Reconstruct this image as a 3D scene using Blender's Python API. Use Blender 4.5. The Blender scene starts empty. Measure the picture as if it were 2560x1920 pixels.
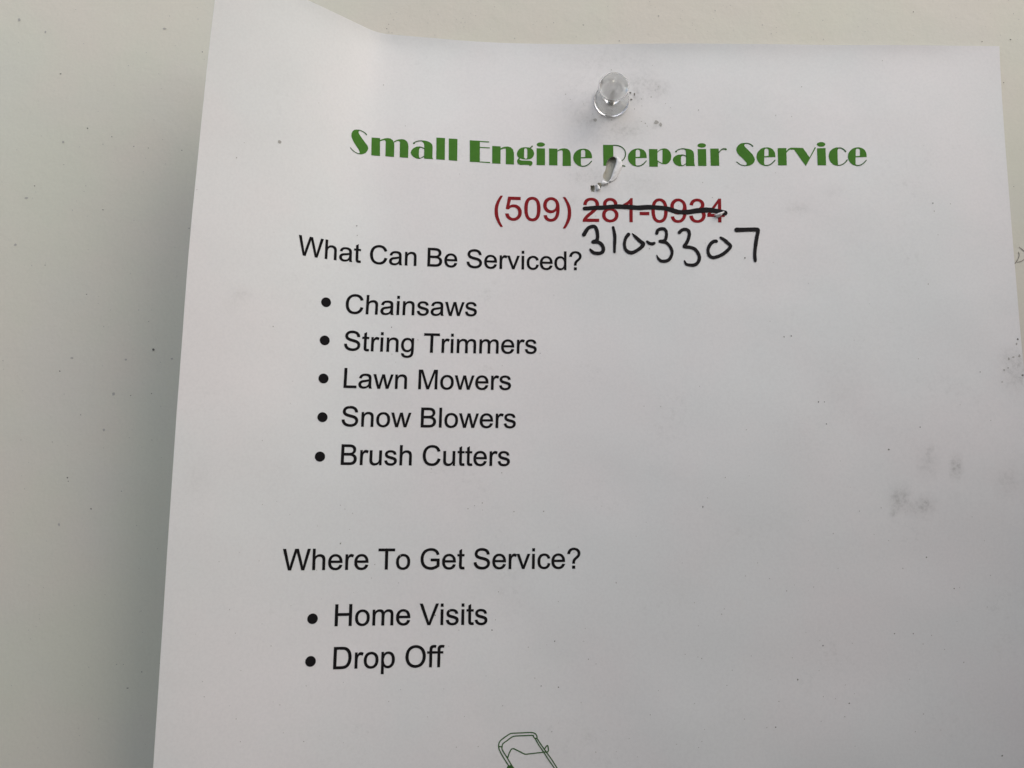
import bpy, bmesh, math, random
import numpy as np
from mathutils import Matrix, Vector
from mathutils.geometry import delaunay_2d_cdt

random.seed(7)
rng = np.random.RandomState(11)
IN = 0.0254

# ------------------------------------------------------------------ camera
DIST = 8.4008 * IN                       # lens to wall
YAW, PITCH, ROLL = (math.radians(v) for v in (-0.5437, 8.001, 0.0044))
FPX = 2048.77                            # focal length in pixels of a 2560 wide picture
right0 = Vector((math.cos(YAW), -math.sin(YAW), 0))
fwd0 = Vector((math.sin(YAW), math.cos(YAW), 0))
zup = Vector((0, 0, 1))
fwd = fwd0 * math.cos(PITCH) + zup * math.sin(PITCH)
up0 = -fwd0 * math.sin(PITCH) + zup * math.cos(PITCH)
rgt = right0 * math.cos(ROLL) - up0 * math.sin(ROLL)
upv = right0 * math.sin(ROLL) + up0 * math.cos(ROLL)
cam_d = bpy.data.cameras.new('camera')
cam_d.sensor_width = 36
cam_d.lens = 36 * FPX / 2560
cam_d.clip_start = 0.005
cam_d.clip_end = 100
cam = bpy.data.objects.new('camera', cam_d)
bpy.context.scene.collection.objects.link(cam)
M = Matrix(((rgt.x, upv.x, -fwd.x, 0), (rgt.y, upv.y, -fwd.y, -DIST), (rgt.z, upv.z, -fwd.z, 0), (0, 0, 0, 1)))
cam.matrix_world = M
SC = bpy.context.scene
SC.camera = cam

# ------------------------------------------------------------------ light
SUN_EL, SUN_AZ = 43.0, 48.0              # azimuth to the right of the viewer's back
world = bpy.data.worlds.new("World")
SC.world = world
world.use_nodes = True
wn = world.node_tree
bg = wn.nodes['Background']
sky = wn.nodes.new('ShaderNodeTexSky')
sky.sky_type = 'NISHITA'
sky.sun_disc = False
sky.sun_elevation = math.radians(SUN_EL)
sky.sun_rotation = math.radians(180 - SUN_AZ)
sky.air_density = 1.0
sky.dust_density = 2.4
sky.ozone_density = 0.9
wn.links.new(sky.outputs[0], bg.inputs[0])
bg.inputs[1].default_value = 0.09
sd = bpy.data.lights.new('sun', 'SUN')
sd.energy = 1.5
sd.angle = math.radians(142)
sd.color = (1.0, 0.972, 0.93)
sun = bpy.data.objects.new('sun', sd)
SC.collection.objects.link(sun)
el, az = math.radians(SUN_EL), math.radians(SUN_AZ)
to_sun = Vector((math.sin(az) * math.cos(el), -math.cos(az) * math.cos(el), math.sin(el)))
sun.rotation_euler = to_sun.to_track_quat('Z', 'Y').to_euler()
SC.view_settings.view_transform = 'Standard'
SC.view_settings.look = 'None'
SC.view_settings.exposure = 0.93
SC.view_settings.gamma = 1

# ------------------------------------------------------------------ materials
def mat(name, color=(0.8, 0.8, 0.8), rough=0.6, spec=0.3, noise=None, bump=None):
    """noise = (scale, amount), bump = [(scale, strength, distance)]"""
    m = bpy.data.materials.new(name)
    m.use_nodes = True
    nt = m.node_tree
    b = nt.nodes['Principled BSDF']
    b.inputs['Roughness'].default_value = rough
    b.inputs['Specular IOR Level'].default_value = spec
    b.inputs['Base Color'].default_value = (*color, 1)
    tc = nt.nodes.new('ShaderNodeTexCoord')
    if noise:
        n = nt.nodes.new('ShaderNodeTexNoise')
        n.inputs['Scale'].default_value = noise[0]
        n.inputs['Detail'].default_value = 5
        nt.links.new(tc.outputs['Object'], n.inputs['Vector'])
        mx = nt.nodes.new('ShaderNodeMix')
        mx.data_type = 'RGBA'
        mx.inputs['A'].default_value = (*[c * (1 - noise[1]) for c in color], 1)
        mx.inputs['B'].default_value = (*[min(1, c * (1 + noise[1])) for c in color], 1)
        nt.links.new(n.outputs['Fac'], mx.inputs['Factor'])
        nt.links.new(mx.outputs['Result'], b.inputs['Base Color'])
    prev = None
    for sc_, st, di in (bump or []):
        n = nt.nodes.new('ShaderNodeTexNoise')
        n.inputs['Scale'].default_value = sc_
        n.inputs['Detail'].default_value = 4
        nt.links.new(tc.outputs['Object'], n.inputs['Vector'])
        bp = nt.nodes.new('ShaderNodeBump')
        bp.inputs['Strength'].default_value = st
        bp.inputs['Distance'].default_value = di
        nt.links.new(n.outputs['Fac'], bp.inputs['Height'])
        if prev:
            nt.links.new(prev.outputs[0], bp.inputs['Normal'])
        prev = bp
    if prev:
        nt.links.new(prev.outputs[0], b.inputs['Normal'])
    return m

def nd(nt, kind, **kw):
    n = nt.nodes.new(kind)
    for k, v in kw.items():
        setattr(n, k, v)
    return n

def math_node(nt, op, a, b=None, clamp=False):
    n = nt.nodes.new('ShaderNodeMath')
    n.operation = op
    n.use_clamp = clamp
    for i, v in enumerate((a, b)):
        if v is None:
            continue
        if isinstance(v, (int, float)):
            n.inputs[i].default_value = v
        else:
            nt.links.new(v, n.inputs[i])
    return n.outputs[0]

def tex_noise(nt, vec, scale, detail=4, rough=0.55):
    n = nt.nodes.new('ShaderNodeTexNoise')
    n.inputs['Scale'].default_value = scale
    n.inputs['Detail'].default_value = detail
    n.inputs['Roughness'].default_value = rough
    nt.links.new(vec, n.inputs['Vector'])
    return n.outputs['Fac']

def ramp(nt, fac, lo, hi):
    n = nt.nodes.new('ShaderNodeMapRange')
    n.interpolation_type = 'SMOOTHSTEP'
    n.inputs['From Min'].default_value = lo
    n.inputs['From Max'].default_value = hi
    nt.links.new(fac, n.inputs['Value'])
    return n.outputs['Result']

def mix_col(nt, fac, a, b):
    n = nt.nodes.new('ShaderNodeMix')
    n.data_type = 'RGBA'
    for k, v in (('A', a), ('B', b)):
        if isinstance(v, tuple):
            n.inputs[k].default_value = (*v, 1)
        else:
            nt.links.new(v, n.inputs[k])
    if isinstance(fac, (int, float)):
        n.inputs['Factor'].default_value = fac
    else:
        nt.links.new(fac, n.inputs['Factor'])
    return n.outputs['Result']

def paper_material():
    m = bpy.data.materials.new('white_office_paper')
    m.use_nodes = True
    nt = m.node_tree
    b = nt.nodes['Principled BSDF']
    b.inputs['Roughness'].default_value = 0.85
    b.inputs['Specular IOR Level'].default_value = 0.15
    v = nt.nodes.new('ShaderNodeTexCoord').outputs['Object']
    big = tex_noise(nt, v, 17, 4)
    fib = tex_noise(nt, v, 1500, 3, 0.6)
    col = mix_col(nt, ramp(nt, big, 0.35, 0.65), (0.722, 0.737, 0.720), (0.752, 0.736, 0.722))
    col = mix_col(nt, math_node(nt, 'MULTIPLY', ramp(nt, fib, 0.3, 0.75), 0.16), col, (0.55, 0.55, 0.545))
    at = nt.nodes.new('ShaderNodeAttribute')
    at.attribute_name = 'dirt'
    d = at.outputs['Fac']
    mott = ramp(nt, tex_noise(nt, v, 850, 6, 0.75), 0.42, 0.66)
    soft = math_node(nt, 'MULTIPLY', d, 0.30)
    hard = math_node(nt, 'MULTIPLY', math_node(nt, 'MULTIPLY', d, mott), 0.62)
    # light overall handling grime, sparse
    gr = math_node(nt, 'MULTIPLY', math_node(nt, 'MULTIPLY', ramp(nt, tex_noise(nt, v, 45, 3), 0.52, 0.8), ramp(nt, tex_noise(nt, v, 600, 5, 0.7), 0.5, 0.72)), 0.22)
    tot = math_node(nt, 'ADD', math_node(nt, 'ADD', soft, hard), gr, clamp=True)
    col = mix_col(nt, tot, col, (0.27, 0.27, 0.25))
    nt.links.new(col, b.inputs['Base Color'])
    bp = nt.nodes.new('ShaderNodeBump')
    bp.inputs['Strength'].default_value = 0.25
    bp.inputs['Distance'].default_value = 0.00006
    nt.links.new(tex_noise(nt, v, 900, 4), bp.inputs['Height'])
    bp2 = nt.nodes.new('ShaderNodeBump')
    bp2.inputs['Strength'].default_value = 0.6
    bp2.inputs['Distance'].default_value = 0.0006
    nt.links.new(tex_noise(nt, v, 38, 3), bp2.inputs['Height'])
    nt.links.new(bp.outputs[0], bp2.inputs['Normal'])
    nt.links.new(bp2.outputs[0], b.inputs['Normal'])
    return m

def wall_material():
    m = bpy.data.materials.new('cream_painted_wall')
    m.use_nodes = True
    nt = m.node_tree
    b = nt.nodes['Principled BSDF']
    b.inputs['Roughness'].default_value = 0.62
    b.inputs['Specular IOR Level'].default_value = 0.3
    v = nt.nodes.new('ShaderNodeTexCoord').outputs['Object']
    big = tex_noise(nt, v, 17, 4)
    big2 = tex_noise(nt, v, 22, 2)
    fine = tex_noise(nt, v, 1300, 3, 0.6)
    col = mix_col(nt, ramp(nt, big, 0.38, 0.62), (0.600, 0.598, 0.500), (0.625, 0.588, 0.508))
    col = mix_col(nt, math_node(nt, 'MULTIPLY', ramp(nt, big2, 0.45, 0.75), 0.3), col, (0.575, 0.570, 0.535))
    col = mix_col(nt, math_node(nt, 'MULTIPLY', ramp(nt, fine, 0.35, 0.75), 0.20), col, (0.5, 0.49, 0.42))
    pits = ramp(nt, tex_noise(nt, v, 750, 4, 0.6), 0.69, 0.78)
    col = mix_col(nt, math_node(nt, 'MULTIPLY', pits, 0.45), col, (0.36, 0.34, 0.29))
    nt.links.new(col, b.inputs['Base Color'])
    prev = None
    for sc_, st, di in ((1100, 0.3, 0.00008), (260, 0.30, 0.00018), (95, 0.3, 0.0005)):
        bp = nt.nodes.new('ShaderNodeBump')
        bp.inputs['Strength'].default_value = st
        bp.inputs['Distance'].default_value = di
        nt.links.new(tex_noise(nt, v, sc_, 4), bp.inputs['Height'])
        if prev:
            nt.links.new(prev.outputs[0], bp.inputs['Normal'])
        prev = bp
    nt.links.new(prev.outputs[0], b.inputs['Normal'])
    return m

M_PAPER = paper_material()
M_WALL = wall_material()
M_GREEN = mat('green_title_ink', (0.066, 0.185, 0.030), 0.8, 0.04, noise=(900, 0.12))
M_GREENTHIN = mat('dark_green_line_ink', (0.050, 0.120, 0.038), 0.8, 0.04, noise=(900, 0.15))
M_RED = mat('dark_red_ink', (0.235, 0.018, 0.022), 0.8, 0.04, noise=(900, 0.12))
M_BLACK = mat('black_printer_ink', (0.012, 0.011, 0.0115), 0.8, 0.04)
M_MARKER = mat('black_marker_ink', (0.016, 0.0145, 0.0155), 0.7, 0.08, noise=(700, 0.3))
M_DIRT = mat('dark_dirt', (0.16, 0.155, 0.14), 0.9, 0.05)
M_DIRTMID = mat('brown_grey_dirt', (0.24, 0.22, 0.19), 0.9, 0.05)
M_DIRTSOFT = mat('grey_dirt', (0.40, 0.39, 0.36), 0.9, 0.05)
M_TORN = mat('torn_paper_fibre', (0.74, 0.74, 0.73), 0.95, 0.05, noise=(1500, 0.10), bump=[(1200, 0.6, 0.0003)])

# ------------------------------------------------------------------ object helpers
def link(o, parent=None):
    SC.collection.objects.link(o)
    if parent is not None:
        o.parent = parent
    return o

def mesh_obj(name, verts, faces, material, parent=None, smooth=False, label=None):
    me = bpy.data.meshes.new(name)
    me.from_pydata([tuple(v) for v in verts], [], [tuple(int(i) for i in f) for f in faces])
    me.update()
    if smooth:
        for p in me.polygons:
            p.use_smooth = True
    me.materials.append(material)
    o = bpy.data.objects.new(name, me)
    link(o, parent)
    if label:
        o['label'] = label
    return o

def thing(name, label, cat, loc):
    o = bpy.data.objects.new(name, None)
    o.empty_display_size = 0.01
    o.location = loc
    link(o)
    o['label'] = label
    o['category'] = cat
    return o

# ------------------------------------------------------------------ the sheet's shape (page inches: a = from right edge, b = down from top)
PW, PH = 8.5, 11.0
NA, NB = 341, 441
ag = np.linspace(0, PW, NA)
bgd = np.linspace(0, PH, NB)

def smst(t):
    t = np.clip(t, 0, 1)
    return t * t * (3 - 2 * t)

def vnoise(a, b, seed, cell):
    r = np.random.RandomState(seed)
    g = r.rand(80, 80)
    x, y = a / cell + 3, b / cell + 3
    i, j = np.floor(x).astype(int), np.floor(y).astype(int)
    fx, fy = smst(x - i), smst(y - j)
    i, j = np.clip(i, 0, 78), np.clip(j, 0, 78)
    return (g[i, j] * (1 - fx) * (1 - fy) + g[i + 1, j] * fx * (1 - fy) + g[i, j + 1] * (1 - fx) * fy + g[i + 1, j + 1] * fx * fy) - 0.5

A2, B2 = np.meshgrid(ag, bgd, indexing='ij')
W_ = 0.17 + 0.17 * B2
C_ = 6.7384 + 0.0872 * B2
slope = 0.1454 * smst((A2 - 4.2) / 2.4) + (0.2864 * np.exp(-B2 / 3.585) + 0.2689) * smst((A2 - C_ + W_) / (2 * W_))
csl = np.sqrt(1 - slope ** 2)
da = ag[1] - ag[0]
HH = np.zeros_like(A2)
XX = np.zeros_like(A2)
HH[1:] = np.cumsum((slope[1:] + slope[:-1]) / 2 * da, axis=0)
XX[1:] = np.cumsum((csl[1:] + csl[:-1]) / 2 * da, axis=0)
# small undulation of the sheet, a lip along the top edge and the pull of the pin
wob = 0.045 * vnoise(A2, B2, 3, 1.5) + 0.010 * vnoise(A2, B2, 5, 0.6)
lip = 0.030 * np.exp(-B2 / 0.12) * (0.6 + vnoise(A2, B2, 9, 0.9))
HH = HH + np.clip(wob + 0.026 + lip, 0.004, 1)
TH = math.radians(0.5645)

def surf(a, b, off=0.0):
    """page inches -> world metres (arrays); off = metres proud of the sheet"""
    a = np.asarray(a, float); b = np.asarray(b, float)
    i = np.clip(a / PW * (NA - 1), 0, NA - 1.001); j = np.clip(b / PH * (NB - 1), 0, NB - 1.001)
    i0, j0 = i.astype(int), j.astype(int)
    fi, fj = i - i0, j - j0
    def s(G):
        return G[i0, j0] * (1 - fi) * (1 - fj) + G[i0 + 1, j0] * fi * (1 - fj) + G[i0, j0 + 1] * (1 - fi) * fj + G[i0 + 1, j0 + 1] * fi * fj
    X, H = s(XX), s(HH)
    X = X + (a - np.clip(a, 0, PW))
    x = 5.2220 - math.cos(TH) * X - math.sin(TH) * b
    z = 4.8799 + math.sin(TH) * X - math.cos(TH) * b
    return np.stack([x * IN, -H * IN - off, z * IN], -1)

CAMP = np.array([0, -DIST, 0])
Rv, Uv, Fv = (np.array(v) for v in (rgt, upv, fwd))

def to_px(P):
    d = P - CAMP
    dep = d @ Fv
    return np.stack([1280 + FPX * (d @ Rv) / dep, 960 - FPX * (d @ Uv) / dep], -1)

def wall_px(p):
    p = np.asarray(p, float).reshape(-1, 2)
    d = Rv * ((p[:, :1] - 1280) / FPX) - Uv * ((p[:, 1:] - 960) / FPX) + Fv
    return CAMP + d * (DIST / d[:, 1:2])

def page(p):
    """where on the page a measured point of the print lies"""
    p = np.asarray(p, float).reshape(-1, 2)
    a = (2500 - p[:, 0]) / 245.0
    b = (p[:, 1] - 110) / 245.0
    for _ in range(14):
        f0 = to_px(surf(a, b)) - p
        e = 0.03
        ja = (to_px(surf(a + e, b)) - p - f0) / e
        jb = (to_px(surf(a, b + e)) - p - f0) / e
        det = ja[:, 0] * jb[:, 1] - ja[:, 1] * jb[:, 0]
        sa = -(f0[:, 0] * jb[:, 1] - f0[:, 1] * jb[:, 0]) / det
        sb = -(ja[:, 0] * f0[:, 1] - ja[:, 1] * f0[:, 0]) / det
        a = a + np.clip(sa, -0.6, 0.6)
        b = b + np.clip(sb, -0.6, 0.6)
    return np.stack([a, b], -1)

# ------------------------------------------------------------------ the wall
FLOOR = -1.36
wv = [(x, y, z) for y in (0, 0.08) for x, z in ((-1.3, FLOOR), (1.3, FLOOR), (1.3, 1.1), (-1.3, 1.1))]
wf = [(0, 1, 2, 3), (5, 4, 7, 6), (1, 5, 6, 2), (4, 0, 3, 7), (3, 2, 6, 7), (4, 5, 1, 0)]
wall = mesh_obj('wall', wv, wf, M_WALL)
wall['kind'] = 'structure'
wall['label'] = 'cream painted wall with fine pits behind the pinned notice'

# ------------------------------------------------------------------ the ground under the wall
M_GROUND = mat('grey_concrete', (0.12, 0.117, 0.11), 0.9, 0.2, noise=(30, 0.25), bump=[(60, 0.4, 0.002)])
ground = mesh_obj('ground', [(-6, -6, FLOOR), (6, -6, FLOOR), (6, 0.3, FLOOR), (-6, 0.3, FLOOR)], [(0, 1, 2, 3)], M_GROUND)
ground['kind'] = 'structure'

# ------------------------------------------------------------------ the photographer, unseen, added so that body and arm shade the sheet
M_SKIN = mat('skin', (0.42, 0.26, 0.19), 0.55, 0.3, noise=(60, 0.08))
M_JACKET = mat('dark_brown_cloth', (0.05, 0.035, 0.024), 0.9, 0.1, noise=(300, 0.2), bump=[(40, 0.5, 0.004)])
M_TROUSER = mat('dark_blue_denim', (0.03, 0.04, 0.07), 0.9, 0.1, noise=(400, 0.25), bump=[(30, 0.4, 0.004)])
M_HAIR = mat('brown_hair', (0.035, 0.022, 0.014), 0.6, 0.3, bump=[(250, 0.6, 0.002)])
M_SHOE = mat('black_leather', (0.02, 0.02, 0.02), 0.4, 0.4)
M_PHONE = mat('dark_phone_glass', (0.015, 0.015, 0.018), 0.12, 0.5)

def skin_obj(name, nodes, edges, root, material, parent, grow=0.0, keep=None, subd=2):
    ks = [k for k in nodes if keep is None or k in keep]
    idx = {k: i for i, k in enumerate(ks)}
    me_ = bpy.data.meshes.new(name)
    me_.from_pydata([nodes[k][0] for k in ks], [(idx[a], idx[b]) for a, b in edges if a in idx and b in idx], [])
    me_.materials.append(material)
    o = bpy.data.objects.new(name, me_)
    link(o, parent)
    o.modifiers.new('skin', 'SKIN').use_smooth_shade = True
    lay = me_.skin_vertices[0] if len(me_.skin_vertices) else None
    if lay is None:
        bm_ = bmesh.new(); bm_.from_mesh(me_)
        bm_.verts.layers.skin.verify()
        bm_.to_mesh(me_); bm_.free()
        lay = me_.skin_vertices[0]
    for k, i in idx.items():
        r = nodes[k][1]
        r = r if isinstance(r, tuple) else (r, r)
        lay.data[i].radius = (r[0] + grow, r[1] + grow)
        lay.data[i].use_root = (k == root)
    sb = o.modifiers.new('subdivision', 'SUBSURF'); sb.levels = subd; sb.render_levels = subd
    return o

person = thing('person', 'unseen person in a brown jacket taking the picture, added with one hand on the wall to shade the notice', 'person', (0.07, -0.5, FLOOR))
PO = Vector((0.07, -0.5, FLOOR))
N_ = {}
def nod(k, x, y, z, r): N_[k] = (tuple(Vector((x, y, z)) - PO), r)
nod('pelvis', .07, -.50, -.42, (.155, .11)); nod('waist', .07, -.49, -.24, (.14, .10)); nod('chest', .08, -.45, -.02, (.175, .11)); nod('upper', .085, -.45, .11, (.165, .095))
nod('neck', .085, -.45, .22, .055); nod('jaw', .085, -.435, .275, (.062, .07)); nod('face', .085, -.43, .34, (.078, .092)); nod('crown', .085, -.44, .42, (.066, .078))
nod('rsh', .255, -.44, .12, .068); nod('relb', .290, -.235, -.12, .070); nod('rfore', .268, -.155, -.02, .066); nod('rwri', .260, -.080, .055, (.036, .030)); nod('rpalm', .255, -.036, .105, (.040, .016)); nod('rpal2', .253, -.022, .14, (.042, .014))  # bulky right arm, posed to shade the lower right of the sheet
nod('lsh', -.085, -.44, .12, .068); nod('lelb', -.15, -.36, -.15, .050); nod('lfore', -.07, -.33, -.14, .044); nod('lwri', .005, -.285, -.115, (.028, .024)); nod('lpalm', .045, -.262, -.09, (.036, .016)); nod('lpal2', .068, -.252, -.076, (.036, .014))
for s_, hx in (('r', .155), ('l', -.015)):
    nod(s_ + 'hip', hx, -.50, -.52, (.10, .10)); nod(s_ + 'kne', hx + .01, -.48, -.90, .066); nod(s_ + 'cal', hx + .01, -.50, -1.05, .062); nod(s_ + 'ank', hx + .01, -.51, -1.27, .042); nod(s_ + 'toe', hx + .02, -.37, -1.325, (.045, .028))
ED = [('pelvis', 'waist'), ('waist', 'chest'), ('chest', 'upper'), ('upper', 'neck'), ('neck', 'jaw'), ('jaw', 'face'), ('face', 'crown')]
for s_ in 'rl':
    ED += [('upper', s_ + 'sh'), (s_ + 'sh', s_ + 'elb'), (s_ + 'elb', s_ + 'fore'), (s_ + 'fore', s_ + 'wri'), (s_ + 'wri', s_ + 'palm'), (s_ + 'palm', s_ + 'pal2'), ('pelvis', s_ + 'hip'), (s_ + 'hip', s_ + 'kne'), (s_ + 'kne', s_ + 'cal'), (s_ + 'cal', s_ + 'ank'), (s_ + 'ank', s_ + 'toe')]
for k, (dx, ln) in enumerate(((-.030, .070), (-.010, .080), (.010, .076), (.030, .060))):
    nod('rf%da' % k, .253 + dx, -.017, .165, .0095); nod('rf%db' % k, .253 + dx * 1.15, -.022, .165 + ln * .5, .0088); nod('rf%dc' % k, .253 + dx * 1.25, -.012, .165 + ln, .0075)
    ED += [('rpal2', 'rf%da' % k), ('rf%da' % k, 'rf%db' % k), ('rf%db' % k, 'rf%dc' % k)]
    # left fingers curl round the lower edge of the phone
    nod('lf%da' % k, .075 + dx * .9, -.244, -.074, .0092); nod('lf%db' % k, .080 + dx * .9, -.224, -.078, .0088); nod('lf%dc' % k, .082 + dx * .9, -.2125, -.060, .0075)
    ED += [('lpal2', 'lf%da' % k), ('lf%da' % k, 'lf%db' % k), ('lf%db' % k, 'lf%dc' % k)]
nod('rta', .215, -.030, .125, .011); nod('rtb', .197, -.016, .150, .009); ED += [('rpalm', 'rta'), ('rta', 'rtb')]
nod('lta', .040, -.250, -.062, .011); nod('ltb', .050, -.243, -.036, .009); ED += [('lpalm', 'lta'), ('lta', 'ltb')]
body = skin_obj('body', N_, ED, 'pelvis', M_SKIN, person)
skin_obj('jacket', N_, ED, 'waist', M_JACKET, person, grow=0.030, keep=('pelvis', 'waist', 'chest', 'upper', 'rsh', 'relb', 'rfore', 'rwri', 'lsh', 'lelb', 'lfore', 'lwri'))
skin_obj('trousers', N_, ED, 'pelvis', M_TROUSER, person, grow=0.010, keep=('pelvis', 'rhip', 'rkne', 'rcal', 'rank', 'lhip', 'lkne', 'lcal', 'lank'))
for s_ in 'rl':
    skin_obj('shoe', N_, ED, s_ + 'ank', M_SHOE, person, grow=0.008, keep=(s_ + 'ank', s_ + 'toe'))
nod('h1', .085, -.475, .30, (.066, .06)); nod('h2', .085, -.468, .375, (.084, .075)); nod('h3', .085, -.440, .43, (.076, .082))
skin_obj('hair', N_, [('h1', 'h2'), ('h2', 'h3')], 'h2', M_HAIR, person, keep=('h1', 'h2', 'h3'))
nod('n1', .085, -.338, .352, .008); nod('n2', .085, -.322, .325, .013)
skin_obj('nose', N_, [('n1', 'n2')], 'n2', M_SKIN, person, keep=('n1', 'n2'))
def ellipsoid(name, c, r, material, parent, off):
    bm_ = bmesh.new(); bmesh.ops.create_uvsphere(bm_, u_segments=16, v_segments=10, radius=1)
    for v in bm_.verts: v.co = Vector((v.co.x * r[0], v.co.y * r[1], v.co.z * r[2])) + Vector(c) - off
    me_ = bpy.data.meshes.new(name); bm_.to_mesh(me_); bm_.free(); me_.materials.append(material)
    for p in me_.polygons: p.use_smooth = True
    return link(bpy.data.objects.new(name, me_), parent)
for sx in (-1, 1):
    ellipsoid('eye', (.085 + sx * .030, -.345, .352), (.013, .010, .008), M_PHONE, person, PO)
    ellipsoid('ear', (.085 + sx * .080, -.435, .335), (.010, .020, .030), M_SKIN, person, PO)
ellipsoid('mouth', (.085, -.349, .292), (.024, .010, .006), mat('lips', (0.35, 0.14, 0.12), 0.5), person, PO)

# unseen phone in the photographer's hand, added for its shade: its lens is the camera
fc = Vector((.055, -DIST - .0125, -.0285))
phone = thing('phone', 'unseen dark phone held sideways by the photographer, added to shade the notice', 'phone', tuple(fc))
def rounded_slab(name, w, h, t, r, c, material, parent, seg=6):
    V, F, o_ = [], [], []
    for k, (sx, sz) in enumerate(((1, 1), (-1, 1), (-1, -1), (1, -1))):
        for q in range(seg + 1):
            a = math.pi / 2 * (k + q / seg)
            o_.append((sx * (w - r) + r * math.cos(a), sz * (h - r) + r * math.sin(a)))
    n = len(o_)
    prof = [(-t, -.0008), (-t + .0012, 0), (t - .0012, 0), (t, -.0008)]
    for y, g in prof:
        for x, z in o_:
            V.append((c[0] + x * (1 + g / w), c[1] + y, c[2] + z * (1 + g / h)))
    for i in range(len(prof) - 1):
        for k in range(n): F.append((i * n + k, i * n + (k + 1) % n, (i + 1) * n + (k + 1) % n, (i + 1) * n + k))
    F.append(tuple(reversed(range(n)))); F.append(tuple(range((len(prof) - 1) * n, len(prof) * n)))
    return mesh_obj(name, V, F, material, parent)
rounded_slab('phone_body', .070, .0345, .0037, .009, (0, 0, 0), M_PHONE, phone)
M_SCREEN = mat('phone_screen', (0.01, 0.01, 0.012), 0.08, 0.5)
rounded_slab('screen', .066, .031, .0003, .006, (0, -.0040, 0), M_SCREEN, phone)
rounded_slab('lens_ring', .0065, .0065, .0006, .0064, (-.055, .0043, .0255), M_PHONE, phone)

# ------------------------------------------------------------------ the notice
corner = surf([PW / 2], [0])[0]
notice = thing('notice_sheet', 'white paper repair service notice pinned to the cream wall, left side curling off it', 'notice', tuple(corner))
OFF = np.array(corner)

def place(P):
    return P - OFF

# tears (page positions measured from the photograph)
def cr(pts, ox, oy, s):
    return [(ox + x / s, oy + y / s) for x, y in pts]

hole1 = cr([(1190, 303), (1250, 297), (1292, 340), (1296, 420), (1262, 520), (1230, 600), (1205, 680), (1170, 790), (1115, 885), (1060, 868), (1000, 800), (985, 745), (1005, 680), (1040, 615), (1062, 540), (1062, 470), (1085, 390), (1130, 345)], 1400, 360, 9.217)
hole2 = cr([(705, 950), (745, 958), (790, 948), (806, 1020), (790, 1108), (755, 1098), (722, 1104), (705, 1040)], 1400, 360, 9.217)
hole3 = cr([(838, 935), (885, 890), (925, 902), (962, 892), (952, 975), (936, 1042), (918, 985), (880, 950), (850, 962)], 1400, 360, 9.217)
H1, H2, H3 = (page(h) for h in (hole1, hole2, hole3))
# crumple round the large tear: its lips stand a little proud of the sheet
dmin = np.full(A2.shape, 9.0)
for q in H1:
    dmin = np.minimum(dmin, np.hypot(A2 - q[0], B2 - q[1]))
HH = HH + 0.008 * np.exp(-(dmin / 0.07) ** 2)

def cdt(points, polys, steiner=()):
    pts = [Vector((float(p[0]), float(p[1]))) for p in points]
    fixed = []
    for poly in polys:                       # all outlines counter-clockwise
        ar = sum(points[poly[k - 1]][0] * points[poly[k]][1] - points[poly[k]][0] * points[poly[k - 1]][1] for k in range(len(poly)))
        fixed.append(list(poly) if ar > 0 else list(reversed(poly)))
    polys = fixed
    pts += [Vector((float(p[0]), float(p[1]))) for p in steiner]
    return delaunay_2d_cdt(pts, [], polys, 0, 1e-7, True)

# paper: grid in page space with a fine triangulated window round the tears
NX, NY = 150, 190
ga, gb = np.linspace(0, PW, NX + 1), np.linspace(0, PH, NY + 1)
allh = np.concatenate([H1, H2, H3])
ia0, ia1 = np.searchsorted(ga, allh[:, 0].min()) - 2, np.searchsorted(ga, allh[:, 0].max()) + 1
ib0, ib1 = np.searchsorted(gb, allh[:, 1].min()) - 2, np.searchsorted(gb, allh[:, 1].max()) + 1
vid = {}
PV = []
PF = []
def gv(i, j):
    if (i, j) not in vid:
        vid[(i, j)] = len(PV)
        PV.append((ga[i], gb[j]))
    return vid[(i, j)]
for i in range(NX):
    for j in range(NY):
        if ia0 <= i < ia1 and ib0 <= j < ib1:
            continue
        PF.append((gv(i, j), gv(i, j + 1), gv(i + 1, j + 1), gv(i + 1, j)))
ring = [(i, ib0) for i in range(ia0, ia1)] + [(ia1, j) for j in range(ib0, ib1)] + [(i, ib1) for i in range(ia1, ia0, -1)] + [(ia0, j) for j in range(ib1, ib0, -1)]
pts = [(ga[i], gb[j]) for i, j in ring]
polys = [list(range(len(ring)))]
for h in (H1, H2, H3):
    polys.append(list(range(len(pts), len(pts) + len(h))))
    pts += [tuple(p) for p in h]
st = [(x, y) for x in np.arange(ga[ia0] + 0.02, ga[ia1] - 0.01, 0.03) for y in np.arange(gb[ib0] + 0.02, gb[ib1] - 0.01, 0.03)]
vo, eo, fo, ov, oe, of = cdt(pts, polys, st)
loc = {}
for k, v in enumerate(vo):
    src = [q for q in ov[k] if q < len(ring)]
    if src:
        loc[k] = gv(*ring[src[0]])
    else:
        loc[k] = len(PV)
        PV.append((v.x, v.y))
for f, srcs in zip(fo, of):
    if 0 in srcs and not any(q in srcs for q in (1, 2, 3)):
        t = [loc[q] for q in f]
        (x0, y0), (x1, y1), (x2, y2) = (PV[q] for q in t[:3])
        if (x1 - x0) * (y2 - y0) - (x2 - x0) * (y1 - y0) > 0:
            t.reverse()
        PF.append(tuple(t))
PV = np.array(PV)
sheet_pts = surf(PV[:, 0], PV[:, 1])
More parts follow.
